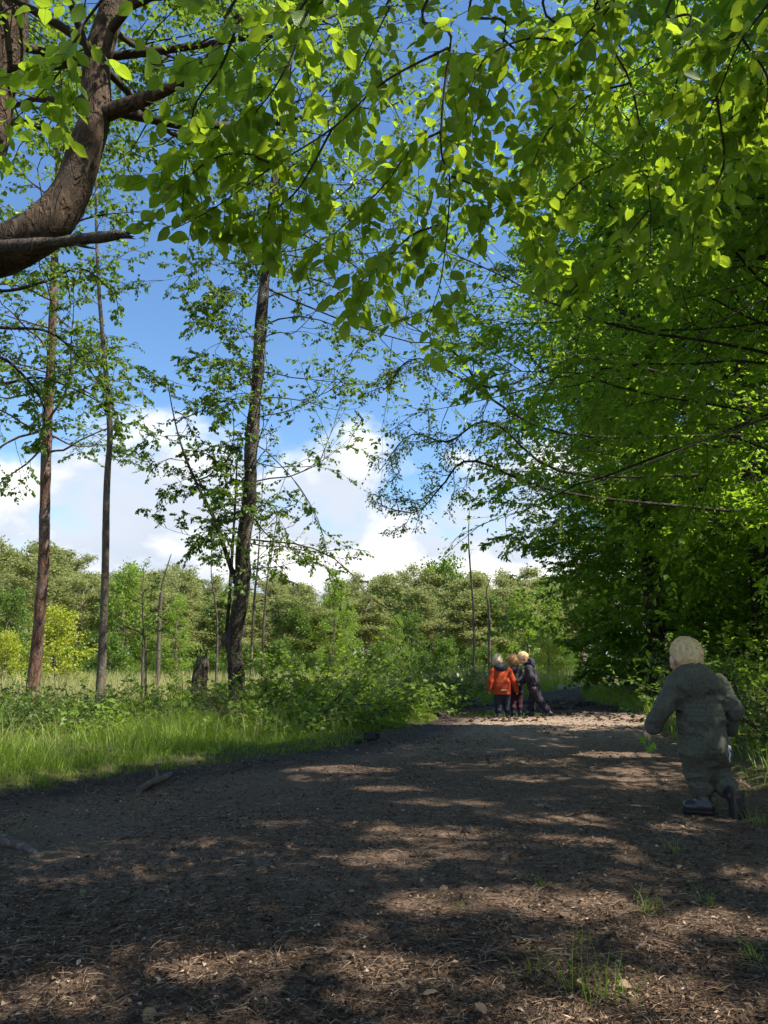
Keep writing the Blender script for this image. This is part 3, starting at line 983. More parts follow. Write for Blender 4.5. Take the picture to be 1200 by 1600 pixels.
def main_birch(T, TP, root, base):
    rng = T.rng
    o = lambda px, py, t: W(px, py, t) - base
    # burls and collars on the stem
    for px, py, s in ((358, 1000, .10), (372, 988, .10), (364, 1012, .10), (380, 897, .11), (373, 905, .09), (396, 670, .09), (389, 674, .08)):
        c = o(px, py, 11.05)
        v = nrm(rng.normal(0, 1, (260, 3)))
        an = np.linspace(0, 2 * PI, 13)[:-1]
        th = np.linspace(0.01, PI - .01, 9)
        V = np.array([(math.cos(a) * math.sin(q), math.sin(a) * math.sin(q), 1.15 * math.cos(q)) for q in th for a in an])
        V = V * (1 + .9 * (vnoise(V * 2.2 + px) - .5))[:, None] * s + c
        idx = np.arange(108).reshape(9, 12)
        q = np.stack([idx[:-1], np.roll(idx[:-1], -1, 1), np.roll(idx[1:], -1, 1), idx[1:]], -1).reshape(-1, 4)
        T.wood.add(V, q)
    # side stem to the left
    SP, _ = T.trunk([o(367, 905, 11), o(352, 860, 11), o(335, 810, 10.9), (o(312, 765, 10.8)), o(290, 715, 10.7), o(275, 665, 10.7), o(262, 600, 10.6)], [.048, .036, .030, .024, .019, .013, .006], 22, 7, .05)
    # second low stem
    S2, _ = T.trunk([o(352, 1010, 11), o(358, 940, 11.1), o(362, 880, 11.3), o(368, 780, 11.5), o(372, 680, 11.6)], [.032, .03, .026, .018, .008], 22, 7, .05)
    for P, n, a, b, ln, el in ((TP, 70, .30, 1.0, 2.0, (-.1, .7)), (TP, 44, .60, 1.0, 3.6, (.0, .8)), (SP, 13, .2, 1.0, 1.2, (-.1, .5)), (S2, 8, .4, 1., .8, (.1, .5))):
        Q, L = T.limbs(P, n, a, b, lambda t, az: ln * (1.15 - .25 * t) * (1 + .45 * np.cos(az - 0.1)), el[0], el[1], .22, -.01, None, .016, 10, 5, thick=(P is TP))
        Q2, L2 = T.sub(Q, L, 8, .2, 1, .8, .25, .7, .42, .16, -.03, 5, .006, 3)
        Q3, L3 = T.sub(Q2, L2, 5, .2, 1, .8, .25, .7, .45, .16, -.08, 3, .0025, 3)
        T.leaf(Q3, L3, 8 if P is TP else 4, .066 if P is TP else .058, .75, .7, .9, .5)


px_tree('birch_tree', 'knobbly dark birch leaning by the meadow with burls low on its trunk', 301, (372, 1085), 11.0,
        [(369, 1050, 0), (366, 1000, 0), (377, 930, 0), (380, 860, 0), (390, 780, 0), (392, 700, 0), (402, 600, 0), (408, 500, 0.1), (418, 400, .2), (428, 300, .3), (440, 190, .5), (455, 60, .8), (465, -80, 1.2), (470, -220, 1.8)],
        [.13, .125, .12, .125, .115, .10, .095, .088, .082, .078, .07, .065, .055, .04, .02], 'bark_birch', main_birch, k=90, sides=16, rough=.09)


def red_crown(T, TP, root, base):
    Q, L = T.limbs(TP, 44, .46, 1.0, lambda t, az: 3.0 * (1.1 - .45 * t), -.1, .7, .16, -.01, None, .035, 10, 5)
    Q2, L2 = T.sub(Q, L, 9, .2, 1, .8, .25, .7, .42, .16, -.04, 5, .008, 3)
    Q3, L3 = T.sub(Q2, L2, 5, .2, 1, .8, .25, .7, .45, .16, -.08, 3, .004, 3)
    T.leaf(Q3, L3, 7, .10, .75, .7, .9, .5)


px_tree('stripped_pine', 'reddish bare-stemmed tree standing at the far left of the meadow edge', 302, (52, 1062), 17.0,
        [(55, 1040, 0), (62, 960, 0), (68, 880, 0), (70, 800, 0), (72, 720, 0), (76, 640, 0), (80, 560, 0), (84, 450, 0), (88, 330, .3), (92, 200, .5), (95, 60, 1)],
        [.16, .15, .13, .125, .118, .112, .105, .10, .09, .07, .05, .02], 'bark_red', red_crown, k=60, rough=.07)


def thin_crown(T, TP, root, base):
    Q, L = T.limbs(TP, 14, .5, 1.0, lambda t, az: 1.3 * (1.1 - .4 * t), -.1, .6, .16, -.01, None, .014, 8, 4)
    Q2, L2 = T.sub(Q, L, 6, .2, 1, .8, .25, .7, .42, .16, -.04, 4, .004, 3)
    T.leaf(Q2, L2, 6, .06, .75, .7, .9, .5)


px_tree('slender_tree', 'slender dark trunk between the reddish tree and the leaning birch', 303, (158, 1075), 13.5,
        [(159, 1040, 0), (162, 960, 0), (165, 880, 0), (166, 800, 0), (168, 740, 0), (172, 680, 0), (168, 610, 0), (160, 520, 0), (154, 440, 0), (150, 330, .2), (150, 200, .4)],
        [.095, .085, .075, .07, .065, .06, .055, .05, .042, .035, .025, .01], 'bark_grey', thin_crown, k=60, sides=8, rough=.05)


def no_crown(T, TP, root, base):
    Q, L = T.limbs(TP, 7, .35, 1.0, lambda t, az: 0.5 * (1.1 - .5 * t), .2, .8, .18, .02, None, .008, 6, 3, thick=False)


def bit_crown(T, TP, root, base):
    Q, L = T.limbs(TP, 12, .35, 1.0, lambda t, az: 0.8 * (1.1 - .5 * t), .1, .7, .18, .0, None, .010, 6, 3, thick=False)
    Q2, L2 = T.sub(Q, L, 5, .2, 1, .8, .25, .7, .5, .16, -.04, 3, .003, 3)
    T.leaf(Q2, L2, 5, .06, .75, .7, .9, .5)


for i, (lab, bx, t, pts, r, crown) in enumerate((
    ('thin pale stem just right of the leaning birch trunk', 410, 15, [(411, 1000, 0), (415, 940, 0), (420, 880, 0), (424, 820, 0)], .035, no_crown),
    ('thin stem leaning against the right side of the birch', 392, 13, [(394, 1000, 0), (398, 930, 0), (403, 880, 0), (408, 800, 0), (412, 720, 0)], .03, bit_crown),
    ('tall thin bare stem rising above the far pines near the children', 740, 26, [(740, 960, 0), (735, 890, 0), (732, 840, 0), (734, 790, 0)], .05, no_crown),
    ('crooked dead stem in the middle of the meadow', 248, 24, [(249, 980, 0), (252, 930, 0), (257, 900, 0), (268, 865, 0)], .08, no_crown),
    ('pale crooked bare stem beside the tall thin one', 764, 27, [(764, 960, 0), (760, 925, 0), (768, 900, 0)], .06, no_crown),
    ('thin stem left of the birch side shoot', 338, 16, [(340, 990, 0), (336, 940, 0), (330, 890, 0), (333, 800, 0)], .03, bit_crown),
    ('thin leafy stem between the slender tree and the stump', 225, 15, [(224, 1000, 0), (223, 950, 0), (222, 900, 0)], .03, bit_crown),
    ('young leafy stem rising in front of the slender tree', 232, 11, [(228, 1030, 0), (224, 980, 0), (222, 920, 0)], .02, bit_crown),
)):
    px_tree('sapling', lab, 310 + i, (bx, 1060), t, pts, [r, r * .9, r * .7, r * .4, r * .15], 'bark_grey', crown, 'saplings standing in the meadow', 24, 6, .05, 'fresh')


# sparse small-leaved limb of an oak hanging between birch and hornbeams
def oak(T, TP, root, base):
    o = lambda px, py, t: W(px, py, t) - base
    P = []
    for pts in ([o(1160, 620, 11.4), o(930, 560, 10.2), o(800, 600, 9.4), o(740, 600, 9.2), o(650, 560, 9.0), o(600, 610, 9.0)],
                [o(1160, 680, 11.4), o(900, 680, 10.2), o(770, 625, 9.4), o(720, 560, 9.2), o(660, 520, 9.2), o(600, 480, 9.2)],
                [o(1160, 740, 11.4), o(890, 740, 10.2), o(770, 660, 9.4), o(700, 690, 9.3), o(640, 680, 9.2), o(590, 740, 9.1)],
                [o(1160, 800, 11.4), o(880, 770, 10.2), o(740, 720, 9.4), o(690, 760, 9.3), o(650, 800, 9.2), o(590, 790, 9.1)]):
        Q, _ = T.trunk(pts, [.03, .02, .016, .012, .008, .004], 24, 6, .06)
        P.append(Q[2:])
    P = np.stack(P)
    L = np.full(4, 2.6)
    Q1, L1 = T.sub(P, L, 20, .02, 1, .8, .25, .9, .30, .2, -.02, 6, .007, 4)
    Q2, L2 = T.sub(Q1, L1, 7, .15, 1, .8, .25, .9, .42, .2, -.04, 5, .0035, 3)
    Q3, L3 = T.sub(Q2, L2, 4, .2, 1, .8, .25, .9, .5, .2, -.06, 3, .002, 3)
    T.leaf(Q3, L3, 3, .042, .6, .8, .8, .3)
    Q, L = T.limbs(TP, 16, .5, 1.0, lambda t, az: 2.6 * (1.1 - .4 * t), .1, .8, .16, -.01, None, .05, 9, 5)
    Q2, L2 = T.sub(Q, L, 9, .2, 1, .8, .25, .7, .42, .16, -.02, 5, .008, 3)
    Q3, L3 = T.sub(Q2, L2, 7, .2, 1, .8, .25, .7, .45, .16, -.04, 3, .003, 3, wood=False)
    T.leaf(Q3, L3, 7, .09, .65, .6, .9, .3)


px_tree('oak_tree', 'oak with sparse twiggy limbs reaching left in front of the clouds', 330, (1150, 1075), 13.2,
        [(1185, 1000, 0), (1180, 850, 0), (1160, 650, 0), (1150, 450, 0), (1145, 250, 0), (1140, 50, .3), (1130, -100, .5)], [.16, .15, .14, .12, .1, .08, .05, .02], 'bark_dark', oak, k=40, leafmat='fresh')

def alder(T, TP, root, base):
    o = lambda px, py, t: W(px, py, t) - base
    P = []
    for pts in ([o(-260, 480, 8), o(-100, 500, 8), o(0, 512, 8), (o(75, 518, 8)), o(125, 560, 8), o(165, 612, 8)],
                [o(-260, 560, 8), o(-100, 560, 8), o(-10, 555, 8), o(40, 590, 8), o(70, 640, 8), o(60, 690, 8)],
                [o(-260, 420, 8.2), o(-100, 440, 8.2), o(0, 455, 8.2), o(70, 440, 8.2), o(130, 420, 8.3), o(190, 470, 8.3)],
                [o(-260, 600, 8.4), o(-100, 600, 8.4), o(0, 600, 8.4), o(60, 590, 8.4), o(120, 610, 8.4), o(195, 650, 8.4)],
                [o(-260, 330, 8.4), o(-100, 360, 8.4), o(0, 390, 8.4), o(70, 370, 8.4), o(140, 340, 8.4), o(220, 330, 8.4)]):
        Q, _ = T.trunk(pts, [.04, .03, .02, .015, .010, .004], 24, 6, .06)
        P.append(Q[8:])
    P = np.stack(P)
    Q1, L1 = T.sub(P, np.full(5, 2.0), 12, .1, 1, .8, .25, .9, .30, .2, -.03, 6, .005, 4)
    Q2, L2 = T.sub(Q1, L1, 6, .15, 1, .8, .25, .9, .45, .2, -.06, 5, .0025, 3)
    T.leaf(Q2, L2, 7, .06, .75, .7, .8, .4)


px_tree('alder_tree', 'alder beyond the left edge whose drooping dark sprays hang in from the left', 331, (-260, 1075), 8.2,
        [(-262, 900, 0), (-260, 700, 0), (-262, 500, 0), (-258, 330, 0), (-255, 200, .1)], [.14, .13, .12, .1, .07, .03], 'bark_dark', alder, k=30, leafmat='birch')

# broken stump beside the birch
st = Tree(340)
b0 = W(312, 1060, 11.6)
sroot = thing('tree_stump', 'jagged dead grey stump left of the leaning birch', 'stump', (b0[0], b0[1], float(ground_h(b0[0], b0[1])) - .1))
P = spline([(0, 0, 0), (.01, 0, .36), (0.0, 0, .68), (.02, 0, .92), (.03, 0, 1.06)], 18)
V, q = tubes(P[None], np.interp(np.linspace(0, 1, 18), [0, .35, .75, 1], [.17, .13, .12, .07])[None], 20)
V = V.reshape(18, 20, 3)
jag = .22 * (vnoise(np.stack([np.cos(np.linspace(0, 6.28, 20)) * 3, np.sin(np.linspace(0, 6.28, 20)) * 3, np.full(20, 4.2)], -1)) - .3)
V[12:, :, 2] += jag[None] * np.linspace(0.1, 1, 6)[:, None]
V[:, :, :2] += (.05 * (vnoise(V * np.array([9, 9, 2.5])) - .5))[..., None] * np.sign(V[:, :, :2] - P[:, None, :2])
sb = MB()
sb.add(V.reshape(-1, 3), q)
sb.add(np.vstack([V[13], P[13:14] - [0, 0, .1]]), [(i, (i + 1) % 20, 20) for i in range(20)])
sb.build('snag', M['dead_wood'], sroot)


# ------------------------------------------------------------------ far forest
def far_pine(seed, h):
    T = Tree(seed)
    rng = T.rng
    lean = rng.normal(0, .5, 2)
    root = thing('pine_tree', 'pine', 'tree')
    TP, _ = T.trunk([(0, 0, -.2), (lean[0] * .2, lean[1] * .2, h * .3), (lean[0] * .5, lean[1] * .5, h * .6), (lean[0], lean[1], h * .93)], [.19, .16, .12, .04], 16, 7, .06)
    Q, L = T.limbs(TP, 22, .42, 1.0, lambda t, a: h * (.26 - .10 * t), -.05, .75, .14, .06, None, .07, 7, 4)
    T.wood.build('trunk', M['bark_pale'], root)
    Q2, L2 = T.sub(Q, L, 5, .35, 1.0, .8, .25, .8, .45, .15, .05, 3, .02, 3)
    T.fine.build('branchwork', M['bark_pale'], root, kind='stuff')
    c = np.concatenate([Q2[:, 1:].reshape(-1, 3), Q[:, -2:].reshape(-1, 3)])
    n = 22
    p = np.repeat(c, n, 0) + rng.normal(0, 1, (len(c) * n, 3)) * np.array([.42, .42, .20])
    d = nrm(rng.normal(0, 1, p.shape) + np.array([0, 0, .4]))
    nv = nrm(rng.normal(0, .5, p.shape) + UP)
    fb = MB()
    leaves_to(fb, (p, d, nv, rng.uniform(.18, .38, len(p)), rng.uniform(.10, .22, len(p))), rng)
    fb.build('crown', M['pine'], root, kind='stuff')
    return root


def far_leafy(seed, h, w_, mk, name, lo=.12, n=5200, size=.2):
    T = Tree(seed)
    rng = T.rng
    root = thing(name, name, 'tree')
    TP, _ = T.trunk([(0, 0, -.2), (rng.normal(0, .15), rng.normal(0, .15), h * .4), (rng.normal(0, .25), rng.normal(0, .2), h * .95)], [.13, .09, .02], 12, 6, .05)
    Q, L = T.limbs(TP, 26, lo, 1.0, lambda t, a: w_ * (1.0 - .75 * np.abs(t - .25) ** 1.2), -.05, .8, .14, .03, None, .04, 6, 4)
    T.wood.build('trunk', M['bark_grey'], root)
    Q2, L2 = T.sub(Q, L, 6, .3, 1.0, .8, .25, .8, .4, .15, -.02, 3, .01, 3)
    T.fine.build('branchwork', M['bark_grey'], root, kind='stuff')
    c = Q2[:, 1:].reshape(-1, 3)
    c = c[rng.integers(0, len(c), n)]
    p = c + rng.normal(0, 1, (n, 3)) * np.array([.3, .3, .2]) * w_ / 2.4
    d = nrm(rng.normal(0, 1, p.shape) + np.array([0, 0, -.3]))
    nv = nrm(rng.normal(0, .6, p.shape) + UP)
    fb = MB()
    leaves_to(fb, (p, d, nv, rng.uniform(.6, 1.2, n) * size, rng.uniform(.4, .8, n) * size), rng)
    fb.build('crown', M[mk], root, kind='stuff')
    return root


frng = np.random.default_rng(77)
used = set()


def place(src, x, y, sc, label, group, squash=1.0):
    loc = (x, y, float(ground_h(x, y)))
    rz = frng.uniform(0, 6.28)
    if src.name in used:
        return copy_tree(src, loc, rz, (sc, sc, sc * squash), label, group)
    used.add(src.name)
    src.location, src.rotation_euler, src.scale = loc, (0, 0, rz), (sc, sc, sc * squash)
    src['label'], src['group'] = label, group
    return src


pines = [far_pine(400 + i, 13.0 + i * .5) for i in range(5)]
decid = [far_leafy(420, 9, 2.6, 'fresh', 'birch_tree', size=.24), far_leafy(421, 8, 2.9, 'deep', 'leafy_tree', size=.24), far_leafy(422, 11, 2.4, 'fresh', 'birch_tree', .2, size=.22), far_leafy(423, 4.0, 2.2, 'deep', 'shrub', .04, size=.22)]
SKY_PX = [-300, 0, 60, 130, 230, 330, 480, 560, 640, 700, 760, 820, 1000]
SKY_PY = [850, 858, 863, 883, 895, 912, 921, 917, 912, 892, 900, 908, 900]


def h_for(px, py, y):
    r_ = ray(px, py)
    return CAM[2] + r_[2] / r_[1] * y + .2


PH = [13.0 * .97 + i * .5 for i in range(5)]
WHERE = ((-.7, 'at the left edge'), (-.45, 'left of the reddish trunk'), (-.36, 'between the reddish and slender trunks'), (-.23, 'behind the slender trunk and stump'), (-.12, 'right of the leaning birch'), (0.02, 'in the centre'), (.12, 'left of the children'), (.3, 'above the children'))
for row, (y0, step, fac, lab) in enumerate(((62, 4.2, .84, 'front row pine of the far woodland'), (73, 4.2, .92, 'second row pine of the far woodland'), (86, 4.6, .98, 'third row pine of the far woodland'), (102, 5.0, 1.0, 'skyline pine crown of the far woodland'), (122, 6.0, .99, 'hindmost pine crown of the far woodland'))):
    x = -0.56 * y0
    while x < 0.30 * y0:
        y = y0 + frng.uniform(-4, 4)
        px = 600 + 1109 * x / y
        k = frng.integers(0, 5)
        sc = h_for(px, np.interp(px, SKY_PX, SKY_PY), y) / PH[k] * fac * frng.uniform(.84, 1.06)
        wh = [w_ for q_, w_ in WHERE if q_ <= x / y][-1:] or ['beyond the left edge']
        o = place(pines[k], x, y, 1, lab + ' ' + wh[0], 'pines of the far woodland')
        o.scale = (max(sc * 1.15, .95), max(sc * 1.15, .95), sc)
        x += step * frng.uniform(.6, 1.4)
for i in range(34):
    y = frng.uniform(50, 60)
    x = -.55 * y + .85 * y * (i + frng.uniform(0, 1)) / 34
    wh = [w_ for q_, w_ in WHERE if q_ <= x / y][-1:] or ['beyond the left edge']
    place(decid[3], x, y, frng.uniform(.3, .6), 'dark shrub under the far pines ' + wh[0], 'shrubs under the far woodland')
for i in range(30):
    y = frng.uniform(66, 120)
    x = -.55 * y + .85 * y * (i + frng.uniform(0, 1)) / 30
    wh = [w_ for q_, w_ in WHERE if q_ <= x / y][-1:] or ['beyond the left edge']
    place(decid[3], x, y, frng.uniform(1.2, 1.9), 'shadowy undergrowth bush deep in the far woodland ' + wh[0], 'bushes inside the far woodland')
ORD = 'leftmost second third fourth fifth sixth seventh eighth ninth tenth eleventh twelfth thirteenth fourteenth fifteenth sixteenth seventeenth eighteenth nineteenth twentieth'.split()
ORD += ['twenty-' + w_ for w_ in 'first second third fourth fifth sixth seventh eighth ninth'.split()] + ['thirtieth'] + ['thirty-' + w_ for w_ in 'first second third fourth fifth sixth seventh eighth ninth'.split()]


def count_off(prefix, what):
    """number look-alikes from the left of the picture"""
    os_ = sorted((o for o in COL.objects if o.parent is None and str(o.get('label', '')).startswith(prefix)), key=lambda o: o.location[0] / o.location[1])
    for n_, o in enumerate(os_):
        o['label'] = ORD[n_] + ' ' + what[0] + ' from the left, ' + what[1]


for a_, b_ in (('front row pine', 'front row of the far woodland'), ('second row pine', 'second row of the far woodland'), ('third row pine', 'third row of the far woodland'), ('skyline pine', 'fourth row, crown on the skyline'), ('hindmost pine', 'hindmost row of the far woodland')):
    count_off(a_, ('pine', b_))
count_off('dark shrub under', ('low dark shrub', 'at the foot of the far pines'))
count_off('shadowy undergrowth bush', ('shadowy bush', 'deep inside the far woodland'))
DH = [9, 8, 11, 4.0]
for px, y, k, top, lab in ((195, 60, 0, 890, 'bright green birch crown behind the slender trunk'), (283, 44, 2, 935, 'bright young birch left of the leaning birch'), (345, 60, 1, 940, 'dark leafy tree behind the leaning birch'),
                          (520, 58, 2, 898, 'pale green birch topping the skyline right of the leaning birch'), (545, 52, 2, 945, 'fresh green birch in the middle of the meadow edge'), (470, 62, 1, 955, 'mid green tree at the foot of the central pines'),
                          (700, 76, 1, 884, 'rounded green tree on the skyline above the children'), (640, 60, 1, 965, 'dark bushy tree left of the children'), (20, 46, 1, 930, 'dark tree at the left edge of the meadow'),
                          (180, 40, 3, 1000, 'dark bush behind the slender trunk'), (590, 46, 3, 1012, 'rounded bush in the meadow left of the path'), (690, 40, 3, 1008, 'green bush behind the orange-coated child'), (820, 44, 0, 930, 'fresh green tree at the end of the path'),
                          (850, 56, 2, 910, 'tall birch beyond the end of the path'), (440, 48, 3, 1010, 'low bush right of the leaning birch'), (230, 44, 0, 975, 'fresh green bush left of the crooked dead stem'), (760, 62, 1, 940, 'dark tree above the children'), (620, 55, 2, 965, 'young birch in the centre of the meadow edge')):
    x = (px - 600) / 1109 * y * 1.0
    place(decid[k], x, y, h_for(px, top, y) / DH[k], lab, 'leafy trees around the meadow')
yb = far_leafy(430, 4.2, 2.3, 'yellow', 'yellow_bush', .03, 5200, .17)
place(yb, (105 - 600) / 1109 * 30, 30, .72, 'bright yellow-green bush beside the reddish trunk', 'yellow-green bushes')
place(yb, (14 - 600) / 1109 * 34, 34, .55, 'small yellow-green bush at the left edge', 'yellow-green bushes')
place(yb, (845 - 600) / 1109 * 38, 38, .5, 'small yellow-green bush at the end of the path', 'yellow-green bushes')


# ------------------------------------------------------------------ grass, reeds and undergrowth
def blades(mb, x, y, h, wd, rng, lean=.35, base=ground_h, rn=None):
    N = len(x)
    z = base(x, y) - .01
    a = rng.uniform(0, 2 * PI, N)
    dr = np.stack([np.cos(a), np.sin(a), np.zeros(N)], -1)
    b = rng.uniform(0, 2 * PI, N)
    sd_ = np.stack([np.cos(b), np.sin(b), np.zeros(N)], -1)
    ln = lean * rng.uniform(.2, 1.5, N)
    P0 = np.stack([x, y, z], -1)
    V = np.empty((N, 5, 3))
    for k, (f, ww) in enumerate(((0, 1), (0.5, .8))):
        c = P0 + UP * (h * f)[:, None] * 1.0 + dr * (h * ln * f * f)[:, None]
        V[:, 2 * k] = c - sd_ * (wd * ww / 2)[:, None]
        V[:, 2 * k + 1] = c + sd_ * (wd * ww / 2)[:, None]
    V[:, 4] = P0 + UP * (h * (1 - .3 * ln))[:, None] + dr * (h * ln)[:, None]
    o = np.arange(N)[:, None] * 5
    rr = np.repeat(rng.uniform(0, 1, N) if rn is None else rn, 5)
    mb.add(V.reshape(-1, 3), o + np.array([[0, 1, 3, 2]]), 0, rr)
    mb.f.append((o + np.array([[2, 3, 4]])) + mb.n - N * 5)
    mb.m.append(np.zeros(N))


def scatter(rng, n, x0, x1, y0, y1, f):
    x, y = rng.uniform(x0, x1, n), rng.uniform(y0, y1, n)
    k = rng.uniform(0, 1, n) < f(x, y)
    return x[k], y[k]


grng = np.random.default_rng(500)
mb = MB()
x, y = scatter(grng, 230000, -7.5, 1.8, 3.2, 15, lambda x, y: np.where((path_in(x, y) < .06) & (x < 2), np.clip(1.25 - (xl(y) - x) / 3.0, 0.12, 1) * np.clip(n2(x, y, 1.1, 41) * 2.2 + .75, .12, 1) * np.clip(6.5 / y, .3, 1), 0))
h = grng.uniform(.08, .30, len(x)) * (1 + 1.3 * n2(x, y, .9, 42) + .6 * n2(x, y, 3.1, 48)) * np.clip((xl(y) - x + .25) / 1.3, .28, 1.1)
blades(mb, x, y, h, np.full(len(x), .007) * np.clip(y / 7, .8, 1.6), grng, .8)
print('grass', len(x))
# right verge
x, y = scatter(grng, 26000, 2.2, 8, 3, 26, lambda x, y: np.where((path_in(x, y) < .05) & (x > 2), np.clip(1.2 - (x - xr(y)) / 1.0, 0, 1) * np.clip(n2(x, y, 1.1, 43) * 2 + .7, .05, 1), 0))
blades(mb, x, y, grng.uniform(.10, .32, len(x)), np.full(len(x), .008) * np.clip(y / 7, .8, 1.8), grng, .7)
# thin grass growing through the path litter on the left
x, y = scatter(grng, 9000, -4, -.6, 2.6, 4.6, lambda x, y: np.exp(-((x + 1.9) / .75) ** 2 - ((y - 3.75) / .42) ** 2) * np.clip(n2(x, y, 2.2, 47) * 3 + .4, 0, .8))
blades(mb, x, y, grng.uniform(.012, .04, len(x)), np.full(len(x), .003), grng, .9, surf_h)
mb.build('tall_grass', M['grass'], kind='stuff', label='fresh green grass along the path edges', category='grass')
mb = MB()
x, y = scatter(grng, 5200, -7.5, 1.2, 4.5, 14, lambda x, y: np.where(path_in(x, y) < -.2, np.clip(n2(x, y, .9, 49) * 3 + .3, 0, 1), 0))
blades(mb, x, y, grng.uniform(.2, .6, len(x)), grng.uniform(.003, .006, len(x)), grng, .7)
mb.build('dry_stalks', M['reed'], kind='stuff', label='dry straw stalks among the verge grass', category='stalks')
mb = MB()
x, y = scatter(grng, 90000, -40, 18, 15, 60, lambda x, y: np.where((x < xl(y) - 1.0), np.clip(n2(x, y, .22, 44) * 2.6 + .62, .05, 1) * np.clip(16 / y, .25, 1), 0))
blades(mb, x, y, grng.uniform(.35, .95, len(x)) * (1 + .5 * n2(x, y, .3, 45)), .008 + .0009 * y, grng, .25)
mb.build('reed_bed', M['reed'], kind='stuff', label='pale dry reeds covering the sunny meadow', category='reeds')
mb = MB()
x, y = scatter(grng, 60000, -30, 12, 9, 48, lambda x, y: np.where((x < xl(y) - .3), np.clip(n2(x, y, .25, 46) * 2.6 + .45, .0, 1) * np.clip(12 / y, .2, 1), 0))
blades(mb, x, y, grng.uniform(.25, .7, len(x)), .007 + .0009 * y, grng, .4)
mb.build('meadow_grass', M['grass'], kind='stuff', label='green tussocks among the reeds of the meadow', category='grass')


def bush(seed, h, w_, nst, mk, leaf, name, label, upright=.9, m2=5, m3=6, wr=.7, dead=0):
    T = Tree(seed)
    rng = T.rng
    root = thing(name, label, 'bush')
    a = rng.uniform(0, 2 * PI, nst)
    d = np.stack([np.cos(a) * w_ * .9, np.sin(a) * w_ * .9, np.full(nst, h * upright)], -1) + rng.normal(0, .2, (nst, 3))
    p0 = np.stack([np.cos(a) * .12 * w_, np.sin(a) * .12 * w_, np.zeros(nst) - .05], -1) * rng.uniform(.2, 2, (nst, 1))
    L = rng.uniform(.6, 1.15, nst) * math.hypot(h, w_ * .7)
    Q = grow(rng, p0, d, L, 8, .14, -.07)
    V, q = tubes(Q, np.broadcast_to(.007 * np.linspace(1, .3, 9), Q.shape[:2]), 4)
    T.fine.add(V, q)
    Q2, L2 = T.sub(Q, L, m2, .2, 1, .9, .3, .9, .38, .15, -.03, 4, .003, 3)
    T.leaf(Q2, L2, m3, leaf, wr, .5, .9, .3)
    T.leaf(Q, L, 5, leaf, wr, .5, .9, .3)
    T.fine.build('stem_mass', M['twig'], root, kind='stuff')
    lv = T.cat()
    fb = MB()
    leaves_to(fb, lv, rng)
    fb.build('foliage', M[mk], root, kind='stuff')
    return root


bushes = [bush(600, .75, .8, 26, 'bush', .065, 'bramble_bush', 'b', m2=7, m3=7), bush(601, 1.0, .8, 24, 'bush', .06, 'bramble_bush', 'b', m2=7, m3=7), bush(602, .55, .75, 24, 'fresh', .07, 'leafy_shrub', 'b', m2=6, m3=6),
          bush(603, .9, .8, 26, 'deep', .055, 'leafy_shrub', 'b', m2=7, m3=7), bush(604, .7, .7, 46, 'birch', .022, 'dead_shrub', 'b', .6, 7, 1)]


def pb_(k, px, t, sc, lab, grp='undergrowth left of the path', dz=0.0):
    x, y = (px - 600) / 1109 * t, t
    o = place(bushes[k], x, y, sc * 1.12, lab, grp)
    return o


for k, px, t, sc, lab in (
    (2, 240, 8.6, .9, 'light green bramble sprawling low in front of the stump'), (2, 330, 8.2, .8, 'light green shrub just in front of the dead brushwood'), (0, 420, 9.4, 1.0, 'green bramble right of the birch foot'),
    (4, 400, 8.6, .95, 'tangle of bare brown brushwood at the birch foot'), (1, 500, 10.2, .95, 'leafy bramble in the middle of the undergrowth'), (0, 560, 10.8, .95, 'bramble bush near the grass point of the path'),
    (3, 620, 12.5, 1.0, 'dark green shrub left of the orange-coated child'), (3, 680, 15, 1.05, 'dark shrub behind the orange-coated child'), (1, 470, 12.5, .9, 'bramble behind the brushwood'),
    (3, 120, 9.8, .85, 'dark shrub in front of the slender trunk'), (3, 40, 9.2, .75, 'dark shrub at the left edge of the undergrowth'), (0, 180, 11.0, .9, 'bramble in front of the meadow on the left'),
    (1, 290, 10.6, .9, 'leafy bramble at the foot of the stump'), (0, 20, 12.0, .8, 'bramble below the reddish trunk'), (3, 90, 13.0, .9, 'dark shrub at the foot of the reddish trunk'),
    (2, 545, 9.2, .75, 'low pale shrub behind the tall grass'), (3, 725, 18.5, 1.0, 'shrub beside the path beyond the children'), (1, 655, 19, 1.1, 'leafy bush in the meadow left of the children'),
    (2, 460, 8.2, .7, 'low fern-green shrub behind the grass verge'), (2, 445, 9.2, 1.25, 'pale green shrub just right of the birch foot'), (2, 520, 9.9, 1.3, 'bright leafy shrub in the sun left of the grass point'), (2, 590, 11.4, 1.0, 'bright shrub above the grass point'), (2, 645, 12.8, .95, 'bright shrub a little left of the orange-coated child'), (2, 695, 14.6, 1.0, 'bright shrub at the path edge beside the orange-coated child'), (1, 485, 11.2, 1.25, 'tall bright bramble right of the birch'), (2, 300, 9.6, 1.2, 'bright shrub in front of the stump'), (1, 610, 13.5, .85, 'tall bramble left of the path narrowing'), (0, 350, 12.8, .9, 'bramble hidden behind the birch foot'), (3, 740, 24, 1.0, 'far shrub at the path bend')):
    pb_(k, px, t, sc, lab)
